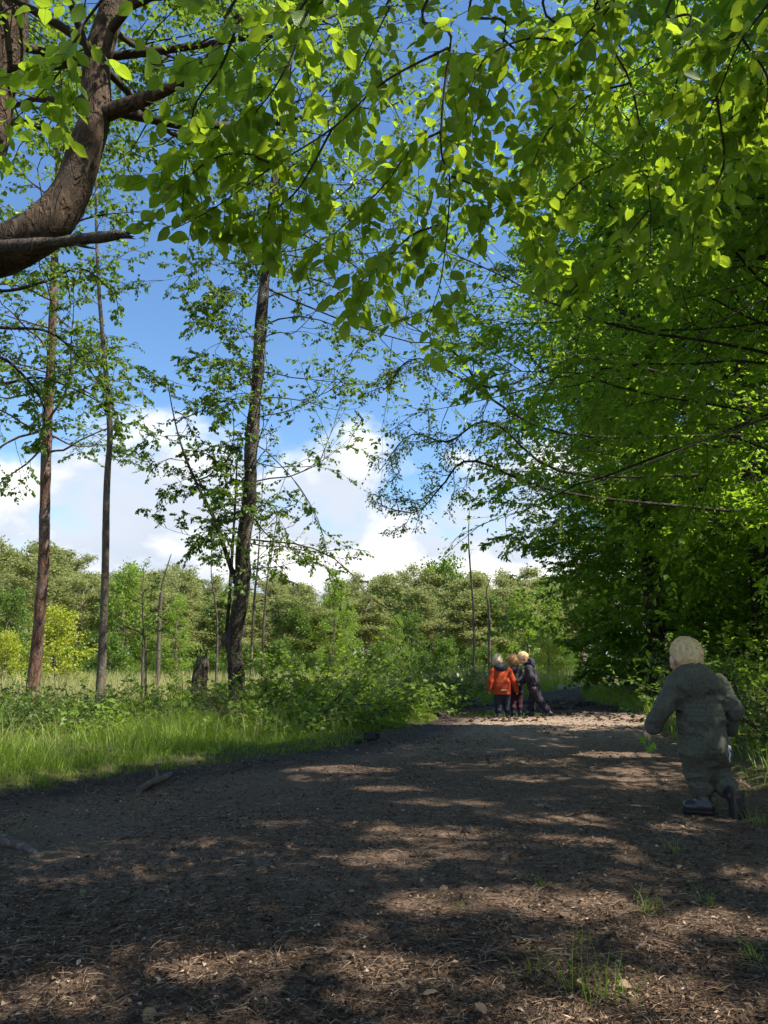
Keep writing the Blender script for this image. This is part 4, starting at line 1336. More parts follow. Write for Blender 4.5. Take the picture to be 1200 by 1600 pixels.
# right side undergrowth
for k, x, y, sc, lab in (
    (3, 3.6, 5.6, .95, 'dark shrub just right of the toddler'), (3, 3.75, 6.9, 1.2, 'dark leafy shrub behind the toddler at the right edge'), (1, 4.3, 8.4, 1.3, 'tall bramble behind the toddler'), (3, 4.7, 10.0, 1.3, 'dark shrub at the right verge beyond the toddler'),
    (3, 5.5, 11.8, 1.4, 'dark shrub beneath the hornbeam trunk'), (1, 5.9, 13.6, 1.3, 'bramble at the foot of the hornbeam'), (3, 6.6, 17.5, 1.7, 'rounded shrub on the right verge beyond the trunk'), (3, 7.6, 20.0, 2.0, 'dense shrub at the right of the path bend'), (3, 7.0, 15.0, 1.9, 'dark bush right of the hornbeam trunk'),
    (1, 8.6, 23.6, 2.0, 'dense shrub beyond the path bend'), (3, 9.9, 27.5, 2.2, 'dense green shrub closing the path end'), (3, 11.6, 32.0, 2.4, 'farthest dense shrub at the path end'), (0, 5.0, 6.4, 1.5, 'bramble at the right picture edge'), (1, 6.4, 9.3, 1.9, 'tall shrub deep in the right wood'), (3, 9.5, 16.5, 2.4, 'dark thicket behind the hornbeam trunk'),
    (3, 12, 22, 2.6, 'dark thicket deep in the right wood'), (3, 7.8, 12.4, 2.2, 'dark thicket between the trunks on the right'), (3, 9.3, 19.2, 2.3, 'dark thicket above the path bend'), (1, 3.3, 4.7, .7, 'low bramble below the toddler at the right edge'), (3, 11.5, 13.0, 2.6, 'tall dark thicket at the right edge behind the toddler')):
    place(bushes[k], x, y, sc, lab, 'undergrowth right of the path')


# ------------------------------------------------------------------ people (smooth-blended solids turned into one continuous surface)
class Sdf:
    def __init__(s, lo, hi, h):
        s.lo, s.h = np.array(lo, float), h
        s.n = np.ceil((np.array(hi) - s.lo) / h).astype(int) + 1
        s.ax = [s.lo[i] + h * np.arange(s.n[i]) for i in range(3)]
        s.f = np.full(s.n, 0.5, np.float32)

    def _sl(s, lo, hi, pad):
        a = np.clip(np.floor((np.minimum(lo, hi) - pad - s.lo) / s.h).astype(int), 0, s.n)
        b = np.clip(np.ceil((np.maximum(lo, hi) + pad - s.lo) / s.h).astype(int) + 1, 0, s.n)
        return tuple(slice(i, j) for i, j in zip(a, b))

    def _pts(s, sl):
        return np.stack(np.meshgrid(*[s.ax[i][sl[i]] for i in range(3)], indexing='ij'), -1)

    def _join(s, sl, d, k):
        f = s.f[sl]
        hh = np.clip(0.5 + 0.5 * (f - d) / k, 0, 1)
        s.f[sl] = f * (1 - hh) + d * hh - k * hh * (1 - hh)

    def cone(s, a, b, ra, rb, k=.02, sc=(1, 1, 1)):
        a, b = np.array(a, float), np.array(b, float)
        sc = np.array(sc, float)
        sl = s._sl(a, b, max(ra, rb) * sc.max() + k * 1.5 + 2 * s.h)
        p = s._pts(sl)
        if not p.size:
            return
        ba = (b - a) / sc
        pa = (p - a) / sc
        t = np.clip(pa @ ba / max(ba @ ba, 1e-9), 0, 1)
        d = np.linalg.norm(pa - t[..., None] * ba, axis=-1) - (ra + (rb - ra) * t)
        s._join(sl, d * sc.min(), k)

    def ell(s, c, r, k=.02, Rm=None):
        c, r = np.array(c, float), np.array(r, float)
        sl = s._sl(c, c, r.max() + k * 1.5 + 2 * s.h)
        p = s._pts(sl) - c
        if not p.size:
            return
        if Rm is not None:
            p = p @ Rm
        q = np.linalg.norm(p / r, axis=-1)
        q2 = np.linalg.norm(p / (r * r), axis=-1)
        s._join(sl, q * (q - 1) / np.maximum(q2, 1e-6), k)

    def cut(s, c, nv, keep=True):
        """keep only the side nv points to"""
        p = s._pts(tuple(slice(0, n) for n in s.n))
        d = -(p - np.array(c)) @ np.array(nv, float)
        s.f = np.maximum(s.f, d.astype(np.float32))

    def wrinkle(s, amp, freq, seed=0.0):
        m = np.abs(s.f) < .04
        i = np.argwhere(m)
        p = s.lo + i * s.h
        n = 1.6 * np.abs(vnoise(p * np.array(freq) * .8 + seed) - .5) - .35 + .7 * np.abs(vnoise(p * np.array(freq) * 1.9 + seed + 9) - .5)
        s.f[m] += (amp * n).astype(np.float32)

    def mesh(s, mb, mat=0):
        f = s.f
        ins = f < 0
        c = [ins[a:ins.shape[0] - 1 + a, b:ins.shape[1] - 1 + b, d:ins.shape[2] - 1 + d] for a in (0, 1) for b in (0, 1) for d in (0, 1)]
        cnt = sum(x.astype(np.int8) for x in c)
        act = (cnt > 0) & (cnt < 8)
        I = np.argwhere(act)
        vid = np.full(act.shape, -1, np.int64)
        vid[act] = np.arange(len(I))
        acc, num = np.zeros((len(I), 3)), np.zeros(len(I))
        cor = [np.array((a, b, d)) for a in (0, 1) for b in (0, 1) for d in (0, 1)]
        for i in range(8):
            for j in range(i + 1, 8):
                if np.abs(cor[i] - cor[j]).sum() != 1:
                    continue
                A, B = I + cor[i], I + cor[j]
                fa, fb = f[tuple(A.T)], f[tuple(B.T)]
                x = (fa < 0) != (fb < 0)
                t = np.where(x, fa / np.where(np.abs(fa - fb) < 1e-9, 1, fa - fb), 0)
                acc += np.where(x[:, None], A + (B - A) * t[:, None], 0)
                num += x
        V = s.lo + s.h * acc / np.maximum(num, 1)[:, None]
        Q = []
        for ax in range(3):
            o1, o2 = [a for a in range(3) if a != ax]
            sh = list(ins.shape)
            a = [slice(1, -1)] * 3
            a[ax] = slice(0, -1)
            b = list(a)
            b[ax] = slice(1, None)
            x = ins[tuple(a)] != ins[tuple(b)]
            flip = ins[tuple(a)][x]
            P = np.argwhere(x) + 1
            P[:, ax] -= 1
            e1, e2 = np.zeros(3, int), np.zeros(3, int)
            e1[o1], e2[o2] = 1, 1
            q = np.stack([vid[tuple((P - e).T)] for e in (0 * e1, e1, e1 + e2, e2)], -1)
            if ax == 1:
                flip = ~flip
            q[~flip] = q[~flip][:, ::-1]
            Q.append(q[(q >= 0).all(1)])
        mb.add(V, np.concatenate(Q), mat)
        return V


def cloth_mat(name, c1, c2, spots=None, scale=28.0, rough=.75, spec=.25):
    m, t = mat(name)
    co = t.n('ShaderNodeTexCoord').outputs['Object']
    nz = t.noise(co, 9.0, 5.0)
    wv = t.noise(co, 260.0, 2.0)
    col = t.mix(t.math('MULTIPLY_ADD', nz, 1.6, -.3, clamp=True), c1, c2)
    if spots:
        vo = t.n('ShaderNodeTexVoronoi', {'Vector': co, 'Scale': scale}).outputs['Distance']
        sp = t.n('ShaderNodeMapRange', {0: vo, 1: .22, 2: .32, 3: 1.0, 4: 0.0}).outputs[0]
        col = t.mix(sp, col, spots)
    bp = t.n('ShaderNodeBump', {'Height': t.math('ADD', wv, t.math('MULTIPLY', nz, 3.0)), 'Strength': .2, 'Distance': .003})
    finish(t, t.n('ShaderNodeBsdfPrincipled', {'Base Color': col, 'Roughness': rough, 'Specular IOR Level': spec, 'Normal': bp.outputs[0]}).outputs[0])
    return m


def skin_mat():
    m, t = mat('skin')
    co = t.n('ShaderNodeTexCoord').outputs['Object']
    col = t.mix(t.noise(co, 14, 3), (0.52, 0.29, 0.21), (0.66, 0.42, 0.32))
    finish(t, t.n('ShaderNodeBsdfPrincipled', {'Base Color': col, 'Roughness': .55, 'Subsurface Weight': .15, 'Subsurface Radius': (.01, .004, .002), 'Subsurface Scale': .5}).outputs[0])
    return m


SKIN = skin_mat()
EYE = plain('eye', (.05, .04, .03), (.08, .06, .05), 20, .2)
RUBBER = plain('boot_rubber', (.012, .013, .015), (.022, .024, .027), 30, .35, .1, .002, .5)
SOLE = plain('boot_sole', (.015, .015, .015), (.03, .03, .03), 60, .8)
BLOND = plain('blond_hair', (.56, .39, .17), (.86, .67, .37), 60, .5, .4, .002, .4, True)
PALE = plain('pale_hair', (.48, .38, .25), (.72, .62, .46), 60, .5, .4, .002, .4, True)
CURL = plain('brown_hair', (.30, .17, .075), (.58, .38, .19), 60, .5, .4, .002, .4, True)


def person(label, loc, rz, J, top, bottom, hairm, h=.005, girth=1.0, jacket=None, hood=None, curly=False, wr=.006, hood_mat=None, shoulder=1.0, seed=1, scale=1.0, bare=(True, True)):
    root = thing('person', label, 'person', loc, rz, None, scale)
    J = {k: np.array(v, float) for k, v in J.items()}
    rng = np.random.default_rng(seed)
    allp = np.array([v for k, v in J.items() if k not in ('face', 'toeL', 'toeR')])
    lo, hi = allp.min(0) - .17, allp.max(0) + .17
    hc = J['head']
    fw = nrm(J['face'])
    sx_ = nrm(np.cross(fw, UP))
    uz = np.cross(sx_, fw)
    Rh = np.stack([sx_, fw, uz], -1)          # columns: right, forward, up
    hp = lambda x, y, z: hc + Rh @ np.array([x, y, z])
    g = girth
    # body: one continuous skin surface from head to hidden feet, hands with five fingers
    B = Sdf(lo, hi, h)
    B.ell(hc + Rh @ np.array([0, -.006, .012]), (.074, .088, .088), .02, Rh)
    B.ell(hp(0, .022, -.045), (.056, .062, .058), .03, Rh)
    B.ell(hp(0, .085, -.028), (.012, .014, .013), .012, Rh)
    B.ell(hp(.042, .062, -.045), (.024, .02, .024), .02, Rh)
    B.ell(hp(-.042, .062, -.045), (.024, .02, .024), .02, Rh)
    B.ell(hp(0, .078, -.062), (.020, .009, .007), .006, Rh)
    for sg in (-1, 1):
        B.ell(hp(sg * .084, -.004, -.024), (.012, .021, .030), .008, Rh)
    B.cone(hp(0, -.012, -.06), J['neck'], .04, .045, .02)
    B.cone(J['neck'], J['chest'], .045, .07, .02)
    B.cone(J['chest'], J['pelvis'], .07 * g, .07 * g, .02, (1.15, .85, 1))
    for s_ in 'LR':
        B.cone(J['sh' + s_], J['el' + s_], .034, .03, .02)
        B.cone(J['el' + s_], J['ha' + s_], .03, .022, .015)
        B.cone(J['hip' + s_], J['kn' + s_], .055, .042, .03)
        B.cone(J['kn' + s_], J['an' + s_], .042, .032, .02)
        B.cone(J['an' + s_], J['an' + s_] + nrm(J['toe' + s_]) * .06, .024, .018, .01)
        d = nrm(J['ha' + s_] - J['el' + s_])
        inn = nrm(np.array([1.0 if s_ == 'L' else -1.0, .25, 0]))
        inn = nrm(inn - d * (inn @ d))
        sd_ = np.cross(d, inn) * (1 if s_ == 'L' else -1)
        if sd_[1] < 0:
            sd_ = -sd_                          # thumb side faces forward
        w0 = J['ha' + s_]
        B.cone(w0, w0 + d * .04, .020, .021, .01)
        for i in range(4):
            b0 = w0 + d * .046 - sd_ * (i - 1.5) * .0125
            lf = (.030, .034, .031, .024)[i]
            b1 = b0 + (d * .85 + inn * .45) * lf * .6
            b2 = b1 + (d * .4 + inn * .9) * lf * .5
            B.cone(b0, b1, .0068, .0062, .004)
            B.cone(b1, b2, .0062, .005, .003)
        t0 = w0 + d * .018 + sd_ * .017
        t1 = t0 + (d * .6 + sd_ * .7 + inn * .3) * .018
        B.cone(t0, t1, .0085, .0075, .005)
        B.cone(t1, t1 + (d * .8 + inn * .5) * .017, .0075, .006, .003)
    mb = MB()
    B.mesh(mb)
    mb.build('body', SKIN, root)
    for sg in (-1, 1):
        e = Sdf(hp(sg * .031, .072, .0) - .02, hp(sg * .031, .072, .0) + .02, .004)
        e.ell(hp(sg * .031, .073, .0), (.010, .010, .008), .002, Rh)
        mb = MB()
        e.mesh(mb)
        mb.build('eye', EYE, root)
    # trousers (or the lower half of a suit)
    C = Sdf(lo, hi, h)
    C.ell(J['pelvis'], (.128 * g, .108 * g, .10 * g), .03)
    for s_ in 'LR':
        cuff = J['an' + s_] + nrm(J['kn' + s_] - J['an' + s_]) * (.085 if jacket is None else .10)
        C.cone(J['hip' + s_], J['kn' + s_], .082 * g, .064 * g, .035)
        C.cone(J['kn' + s_], cuff, .064 * g, .054 * g, .025)
        C.cone(cuff, cuff + nrm(J['an' + s_] - J['kn' + s_]) * .006, .060 * g, .060 * g, .008)
    T_ = C if jacket is None else Sdf(lo, hi, h)
    T_.ell(J['chest'], (.118 * g, .098 * g, .12), .04)
    mid = (J['chest'] + J['pelvis']) / 2
    T_.ell(mid, (.130 * g, .108 * g, .14), .04)
    if jacket is not None:
        T_.ell(J['pelvis'] + np.array([0, 0, .05]), (.145 * g, .125 * g, .11), .04)
        T_.cone(mid, J['pelvis'] + np.array([0, 0, -.06]), .118 * g, .132 * g, .03, (1.12, .92, 1))
        T_.cut(J['pelvis'] + np.array([0, 0, -.07]), (0, 0, 1))
    T_.cone(J['shL'], J['shR'], .058 * shoulder, .058 * shoulder, .04)
    for s_ in 'LR':
        T_.cone(J['sh' + s_], J['el' + s_], .062 * g, .052 * g, .03)
        wri = J['ha' + s_] - nrm(J['ha' + s_] - J['el' + s_]) * (.012 if s_ == 'L' else .005)
        T_.cone(J['el' + s_], wri, .052 * g, .046 * g, .02)
    T_.cone(J['neck'] + np.array([0, -.005, -.03]), J['neck'] + np.array([0, -.005, .0]), .062, .06, .03)
    if hood is not None and hood_mat is None:
        hb = J['neck'] + np.array(hood)
        T_.ell(hb, (.112, .05, .082), .012)
        T_.ell(hb + np.array([0, .02, .055]), (.085, .05, .04), .02)
        for i in range(10):
            a0, a1 = 2 * PI * i / 10, 2 * PI * (i + 1) / 10
            q = lambda a: J['neck'] + np.array([.068 * math.cos(a), .066 * math.sin(a) - .008, .018 - .018 * math.sin(a)])
            T_.cone(q(a0), q(a1), .020, .020, .015)
    fq = (17, 17, 22)
    if jacket is not None:
        T_.wrinkle(wr, (22, 22, 26), seed)
        mb = MB()
        V = T_.mesh(mb)
        mb.build('jacket', top, root)
    C.wrinkle(wr * 1.2, fq, seed + 3)
    mb = MB()
    C.mesh(mb)
    mb.build('trousers' if jacket is not None else 'rain_suit', bottom, root)
    if hood is not None and hood_mat is not None:
        H = Sdf(J['neck'] - .2, J['neck'] + .2, h)
        hb = J['neck'] + np.array(hood)
        H.ell(hb, (.095, .055, .065), .03)
        for i in range(10):
            a0, a1 = 2 * PI * i / 10, 2 * PI * (i + 1) / 10
            q = lambda a: J['neck'] + np.array([.074 * math.cos(a), .07 * math.sin(a) - .008, .012 - .02 * math.sin(a)])
            H.cone(q(a0), q(a1), .022, .022, .015)
        H.wrinkle(.008, (20, 20, 20), seed)
        mb = MB()
        H.mesh(mb)
        mb.build('hood', hood_mat, root)
    for s_ in 'LR':
        an, toe = J['an' + s_], nrm(J['toe' + s_])
        kd = nrm(J['kn' + s_] - an)
        D = Sdf(an - .19, an + .19, h)
        D.cone(an + kd * .10, an + kd * .0, .043, .038, .01)
        D.cone(an - toe * .012 - kd * .012, an + toe * .085 - kd * .016, .036, .035, .02)
        mb = MB()
        D.mesh(mb)
        bt = mb.build('boot', RUBBER, root)
        D = Sdf(an - .19, an + .19, h)
        dn = nrm(-kd - toe * float(-kd @ toe))
        D.cone(an - toe * .018 + dn * .034, an + toe * .09 + dn * .034, .034, .036, .005, (1, 1, 1))
        p0 = an + dn * .030
        D.cut(p0, tuple(dn))
        D.cut(an + dn * .046, tuple(-dn))
        mb = MB()
        D.mesh(mb)
        mb.build('sole', SOLE, bt)
    # hair: cap that follows the skull plus strands
    H = Sdf(hc - .17, hc + .17, max(h * .8, .004))
    H.ell(hp(0, -.010, .018), (.081, .094, .091), .01, Rh)
    H.ell(hp(0, -.038, -.02), (.064, .058, .062), .03, Rh)
    nv = Rh @ nrm(np.array([0, -.72, .62]))
    H.cut(hp(0, .030, .018), tuple(nv))
    H.cut(hp(0, 0, -.062), tuple(Rh @ np.array([0, 0, 1.0])))
    H.wrinkle(.006 if not curly else .022, (30, 30, 30), seed + 5)
    mb = MB()
    V = H.mesh(mb)
    c = V[rng.integers(0, len(V), 1500 if not curly else 420)]
    c = c + rng.normal(0, .002, c.shape)
    crown = hp(.01, -.05, .09)
    out = nrm(c - hp(0, -.01, 0))
    fl = nrm(c - crown)
    fl = nrm(fl - out * np.sum(fl * out, -1, keepdims=True) + .10 * out + rng.normal(0, .12, c.shape))
    if curly:
        k = 14
        u = np.linspace(0, 1, k)
        a = 14 * u[None, :] + rng.uniform(0, 6, (len(c), 1))
        s1 = np.cross(out, fl)
        P = c[:, None] + fl[:, None] * (u * .05)[None, :, None] + .011 * (np.cos(a)[..., None] * out[:, None] + np.sin(a)[..., None] * s1[:, None]) + out[:, None] * .006
        Vt, q = tubes(P, np.full((len(c), k), .0022), 3)
    else:
        u = np.linspace(-.4, .6, 4)
        L = rng.uniform(.012, .026, len(c))
        P = c[:, None] + fl[:, None] * (u[None, :] * L[:, None])[..., None] + out[:, None] * (.0012 - .016 * (u ** 2))[None, :, None] * 1.0
        k = 4
        Vt, q = tubes(P, np.broadcast_to(np.array([.0006, .0012, .0011, .0004]), (len(c), 4)), 3)
    mb.add(Vt, q, 0, np.repeat(rng.uniform(0, 1, len(c)), k * 3))
    mb.build('hair', hairm, root)
    return root


def ground_at(x, y):
    return float(surf_h(x, y))


OLIVE = cloth_mat('olive_suit', (.060, .062, .043), (.095, .097, .070), (.036, .034, .026), 70)
ORANGE = cloth_mat('orange_jacket', (.30, .040, .012), (.42, .060, .017))
NAVY = cloth_mat('navy_cloth', (.012, .016, .028), (.028, .034, .05))
BLACK = cloth_mat('dark_jacket', (.018, .018, .026), (.038, .036, .048))
MAROON = cloth_mat('maroon_cloth', (.040, .014, .020), (.07, .026, .034))
PATT = cloth_mat('patterned_suit', (.016, .015, .024), (.03, .028, .042), (.12, .10, .13), 38)

# toddler walking away: planted left foot, right foot lifted behind with the sole showing
tx, ty = 1.735, 4.02
toddler = person('blond toddler in olive-grey rain suit walking away at the right, holding green leaves', (tx, ty, ground_at(tx, ty) + .0), 0, dict(
    head=(-.045, .035, .825), face=(-.05, 1, -.12), neck=(-.035, .01, .725), chest=(-.015, 0, .60), pelvis=(-.003, 0, .36),
    shL=(-.118, 0, .665), shR=(.090, 0, .665), elL=(-.205, .0, .55), elR=(.172, -.005, .535), haL=(-.262, .05, .440), haR=(.165, .06, .43),
    hipL=(-.055, 0, .31), hipR=(.060, .01, .31), knL=(-.040, .03, .185), knR=(.075, .055, .195), anL=(-.028, 0, .052), anR=(.090, -.085, .105),
    toeL=(-.72, .62, -.02), toeR=(.04, .12, -1.0)), OLIVE, OLIVE, BLOND, .0042, .98, None, (0, -.078, -.045), wr=.014, seed=3, shoulder=1.05)
# reflective tab on the suit's right hip
b = MB()
P = spline([(.080, -.098, .335), (.085, -.102, .318), (.080, -.10, .30), (.083, -.095, .28)], 12)
V, q = tubes(P[None], np.full((1, 12), .0035), 5)
b.add(V, q)
V, q = tubes(spline([(.080, -.098, .335), (.083, -.104, .345), (.083, -.106, .355), (.081, -.100, .362)], 8)[None], np.array([[.003, .007, .009, .0095, .009, .008, .006, .002]]), 6)
b.add(V, q)
b.build('pull_tab', plain('pale_tab', (.55, .52, .5), (.7, .66, .62), 30), toddler)

kx, ky = 1.99, 12.35
orange = person('child in bright orange jacket and dark trousers standing with back turned', (kx, ky, ground_at(kx, ky) - .005), .08, dict(
    head=(-.055, .03, .965), face=(-.15, 1, -.25), neck=(-.02, .0, .85), chest=(.0, 0, .71), pelvis=(.0, 0, .47),
    shL=(-.13, 0, .775), shR=(.125, 0, .775), elL=(-.195, 0, .62), elR=(.205, 0, .615), haL=(-.205, .03, .47), haR=(.255, .02, .46),
    hipL=(-.062, 0, .43), hipR=(.068, 0, .43), knL=(-.068, .02, .25), knR=(.08, .02, .25), anL=(-.07, 0, .05), anR=(.088, 0, .05),
    toeL=(-.25, 1, 0), toeR=(.3, 1, 0)), ORANGE, NAVY, PALE, .006, 1.0, .0, (0, -.06, -.01), hood_mat=NAVY, seed=5)
b = MB()
b.add([(.0 + dx, -.139 + dy, .475 + dz) for dx, dy, dz in ((-.04, 0, -.009), (.055, 0, -.009), (.055, 0, .009), (-.04, 0, .009), (-.04, .01, -.009), (.055, .01, -.009), (.055, .01, .009), (-.04, .01, .009))],
      [(0, 1, 2, 3), (4, 7, 6, 5), (0, 4, 5, 1), (3, 2, 6, 7), (1, 5, 6, 2), (0, 3, 7, 4)])
b.build('reflective_strip', plain('reflective', (.42, .36, .2), (.5, .44, .28), 30, .4), orange, smooth=False)

kx, ky = 2.29, 12.72
curly = person('curly-haired child in dark jacket and maroon trousers in the middle of the three', (kx, ky, ground_at(kx, ky) - .005), .25, dict(
    head=(-.02, .03, .91), face=(.1, 1, -.35), neck=(.0, .0, .80), chest=(.0, 0, .67), pelvis=(.0, 0, .45),
    shL=(-.12, 0, .73), shR=(.115, 0, .73), elL=(-.16, .01, .59), elR=(.15, .04, .59), haL=(-.15, .05, .46), haR=(.12, .14, .52),
    hipL=(-.058, 0, .41), hipR=(.058, 0, .41), knL=(-.06, .02, .24), knR=(.06, .02, .24), anL=(-.062, 0, .05), anR=(.07, 0, .05),
    toeL=(-.2, 1, 0), toeR=(.2, 1, 0)), BLACK, MAROON, CURL, .006, .95, .0, (0, -.05, -.02), curly=True, seed=7)

kx, ky = 2.52, 12.35
dark = person('child in dark patterned rain suit bending left with one leg stretched back', (kx, ky, ground_at(kx, ky) - .005), R(72), dict(
    head=(.0, .15, .965), face=(-.25, .8, -.75), neck=(.0, .075, .865), chest=(.0, .04, .72), pelvis=(.0, -.02, .47),
    shL=(-.12, .05, .785), shR=(.12, .05, .785), elL=(-.165, .0, .645), elR=(.15, .12, .63), haL=(-.16, -.03, .52), haR=(.10, .21, .55),
    hipL=(-.06, -.03, .43), hipR=(.06, -.02, .43), knL=(-.065, -.11, .26), knR=(.06, .04, .25), anL=(-.075, -.27, .06), anR=(.06, .05, .05),
    toeL=(-.2, 1, -.15), toeR=(.1, 1, 0)), PATT, PATT, BLOND, .006, 1.02, None, (0, -.075, .01), seed=9)

# the leaves the toddler carries
hand = np.array([tx - .262, ty + .05, toddler.location[2] + .440]) + np.array([-.012, .02, -.055])
HELD = leaf_mat('held_leaf', (.09, .19, .015), (.15, .28, .02), (.34, .55, .03), .45, .5)
spr = thing('leaf_sprig', 'green maple leaves dangling from the toddler\'s left hand', 'leaves', tuple(hand))
for i, (dx, dy, dz, s_, a) in enumerate(((-.03, -.01, -.012, .034, 2.7), (-.012, -.02, -.05, .03, -1.4), (.012, -.01, -.035, .026, -.9))):
    b = MB()
    lob = np.array([(0, 0)] + [(rr * math.cos(th), rr * math.sin(th)) for th, rr in ((-2.4, .45), (-1.75, .85), (-1.35, .5), (-.85, 1.05), (-.45, .62), (0, 1.3), (.45, .62), (.85, 1.05), (1.35, .5), (1.75, .85), (2.4, .45))]) * s_
    ca, sa = math.cos(a), math.sin(a)
    V = [(dx + x_ * ca - y_ * sa, dy + .25 * (x_ * sa) - .3 * abs(y_), dz + x_ * sa + y_ * ca * .9) for x_, y_ in lob]
    b.add(V, [(0, k, k + 1) for k in range(1, 11)], rnd=.3 + .3 * i)
    V, q = tubes(spline([(0, 0, .03), (dx * .4, 0, dz * .3), (dx, dy, dz)], 6)[None], np.full((1, 6), .0015), 4)
    b.add(V, q)
    b.build('leaf', HELD, spr)


# ------------------------------------------------------------------ litter and small things on the path
lr = np.random.default_rng(900)


def litter_xy(n, p=1.6, ymin=1.25, ymax=10):
    u = lr.uniform(0, 1, n)
    q = 1 - p
    y = (ymin ** q + u * (ymax ** q - ymin ** q)) ** (1 / q)
    x = lr.uniform(-.62, .66, n) * (y + .3)
    k = (path_in(x, y) > -.05) & (lr.uniform(0, 1, n) < np.clip(.62 + 2.2 * n2(x, y, 1.4, 91), .12, 1))
    return x[k], y[k]


def surf_pts(x, y, up):
    return np.stack([x, y, surf_h(x, y) + up], -1)


LIT = None
m, t = mat('leaf_litter')
rn_ = t.n('ShaderNodeAttribute', attribute_name='rnd').outputs['Fac']
lc = t.ramp(rn_, ((.0, (.030, .021, .015)), (.35, (.085, .056, .037)), (.65, (.19, .128, .082)), (.88, (.32, .225, .15)), (1.0, (.48, .37, .26))))
finish(t, t.n('ShaderNodeBsdfPrincipled', {'Base Color': lc, 'Roughness': .95, 'Specular IOR Level': .08}).outputs[0])
LIT = m
mb = MB()
x, y = litter_xy(52000)
N = len(x)
a = lr.uniform(0, PI, N)
d = np.stack([np.cos(a), np.sin(a), lr.normal(0, .12, N)], -1)
L = lr.uniform(.015, .065, N) * np.where(lr.uniform(0, 1, N) < .06, 1.8, 1)
P0 = surf_pts(x, y, lr.uniform(.002, .010, N))
P = np.stack([P0 - d * L[:, None] / 2, P0 + np.array([0, 0, .003]) + lr.normal(0, .003, (N, 3)), P0 + d * L[:, None] / 2], 1)
P[:, :, 2] = np.maximum(P[:, :, 2], surf_h(P[:, :, 0], P[:, :, 1]) + .001)
V, q = tubes(P, np.broadcast_to(lr.uniform(.0004, .0012, N)[:, None], (N, 3)), 3)
mb.add(V, q, 0, np.repeat(lr.beta(1.1, 1.5, N), 9))
x, y = litter_xy(34000)
x2, y2 = litter_xy(16000, .7, 4.5, 13)
x3, y3 = lr.uniform(.5, 9, 9000), lr.uniform(13, 28, 9000)
k = path_in(x3, y3) > .05
x, y = np.concatenate([x, x2, x3[k]]), np.concatenate([y, y2, y3[k]])
N = len(x)
fs = np.clip(y / 5, 1, 2.2)
a = lr.uniform(0, 2 * PI, N)
d = np.stack([np.cos(a), np.sin(a), lr.normal(0, .25, N)], -1)
V, F, rn, uv = leaf_quads(surf_pts(x, y, lr.uniform(.003, .009, N)), d, UP + lr.normal(0, .35, (N, 3)), lr.uniform(.006, .026, N) * fs, lr.uniform(.004, .013, N) * fs, lr, .5, .2)
mb.add(V, F, 0, np.clip(rn ** 1.4, 0, 1))
x, y = litter_xy(9000)
N = len(x)
oc = np.array([(1, 0, 0), (0, 1, 0), (-1, 0, 0), (0, -1, 0), (0, 0, 1), (0, 0, -1)], float)
V = surf_pts(x, y, .001)[:, None] + oc[None] * (lr.uniform(.003, .011, N)[:, None, None]) * lr.uniform(.6, 1.3, (N, 6, 1))
F = np.arange(N)[:, None, None] * 6 + np.array([(0, 1, 4), (1, 2, 4), (2, 3, 4), (3, 0, 4), (1, 0, 5), (2, 1, 5), (3, 2, 5), (0, 3, 5)])[None]
mb.add(V.reshape(-1, 3), F.reshape(-1, 3), 0, np.repeat(lr.uniform(.15, .7, N), 6))
N = 2600
x, y = lr.uniform(.2, 5.0, N), lr.uniform(10.5, 17, N)
k = (path_in(x, y) > .05) & (path_h(x, y) > -.03) & (lr.uniform(0, 1, N) < np.clip(.4 + 2 * n2(x, y, 1.5, 97), 0, 1))
x, y = x[k], y[k]
N = len(x)
V = surf_pts(x, y, .004)[:, None] + oc[None] * (lr.uniform(.01, .035, N)[:, None, None]) * lr.uniform(.6, 1.3, (N, 6, 1)) * np.array([1.3, 1.3, .7])
F = np.arange(N)[:, None, None] * 6 + np.array([(0, 1, 4), (1, 2, 4), (2, 3, 4), (3, 0, 4), (1, 0, 5), (2, 1, 5), (3, 2, 5), (0, 3, 5)])[None]
mb.add(V.reshape(-1, 3), F.reshape(-1, 3), 0, np.repeat(lr.uniform(0, .35, N), 6))
mb.build('leaf_litter', LIT, kind='stuff', label='needles, leaf scraps and crumbs littering the dark path', category='litter')


# the cut stick by the grass edge
T = Tree(950)
(x0, y0), (x1, y1) = G(217, 1240), G(266, 1214)
lg = thing('stick', 'short pale barked stick lying at the edge of the grass', 'stick', (x0, y0, ground_at(x0, y0)))
q = np.array([x1 - x0, y1 - y0, 0])
z1 = ground_at(x1, y1) - ground_at(x0, y0)
b = MB()
P, r_ = T.trunk([(0, 0, .02), q * .35 + [0, .012, .03 + z1 * .35], q * .7 + [0, -.01, .028 + z1 * .7], q + [0, 0, .035 + z1]], [.020, .024, .021, .017], 16, 10, .10, b)
for i in (0, 15):
    c = P[i]
    ring = b.v[0][i * 10:(i + 1) * 10]
    b.add(np.vstack([ring, c[None]]), [(j, (j + 1) % 10, 10) for j in range(10)])
b.build('wood', M['bark_grey'], lg)
b = MB()
T.trunk([q * .55 + [0, 0, .05 + z1 * .5], q * .5 + [-.01, .03, .10], q * .46 + [-.02, .05, .13]], [.012, .009, .005], 8, 5, .05, b)
b.build('side_twig', M['bark_grey'], lg)


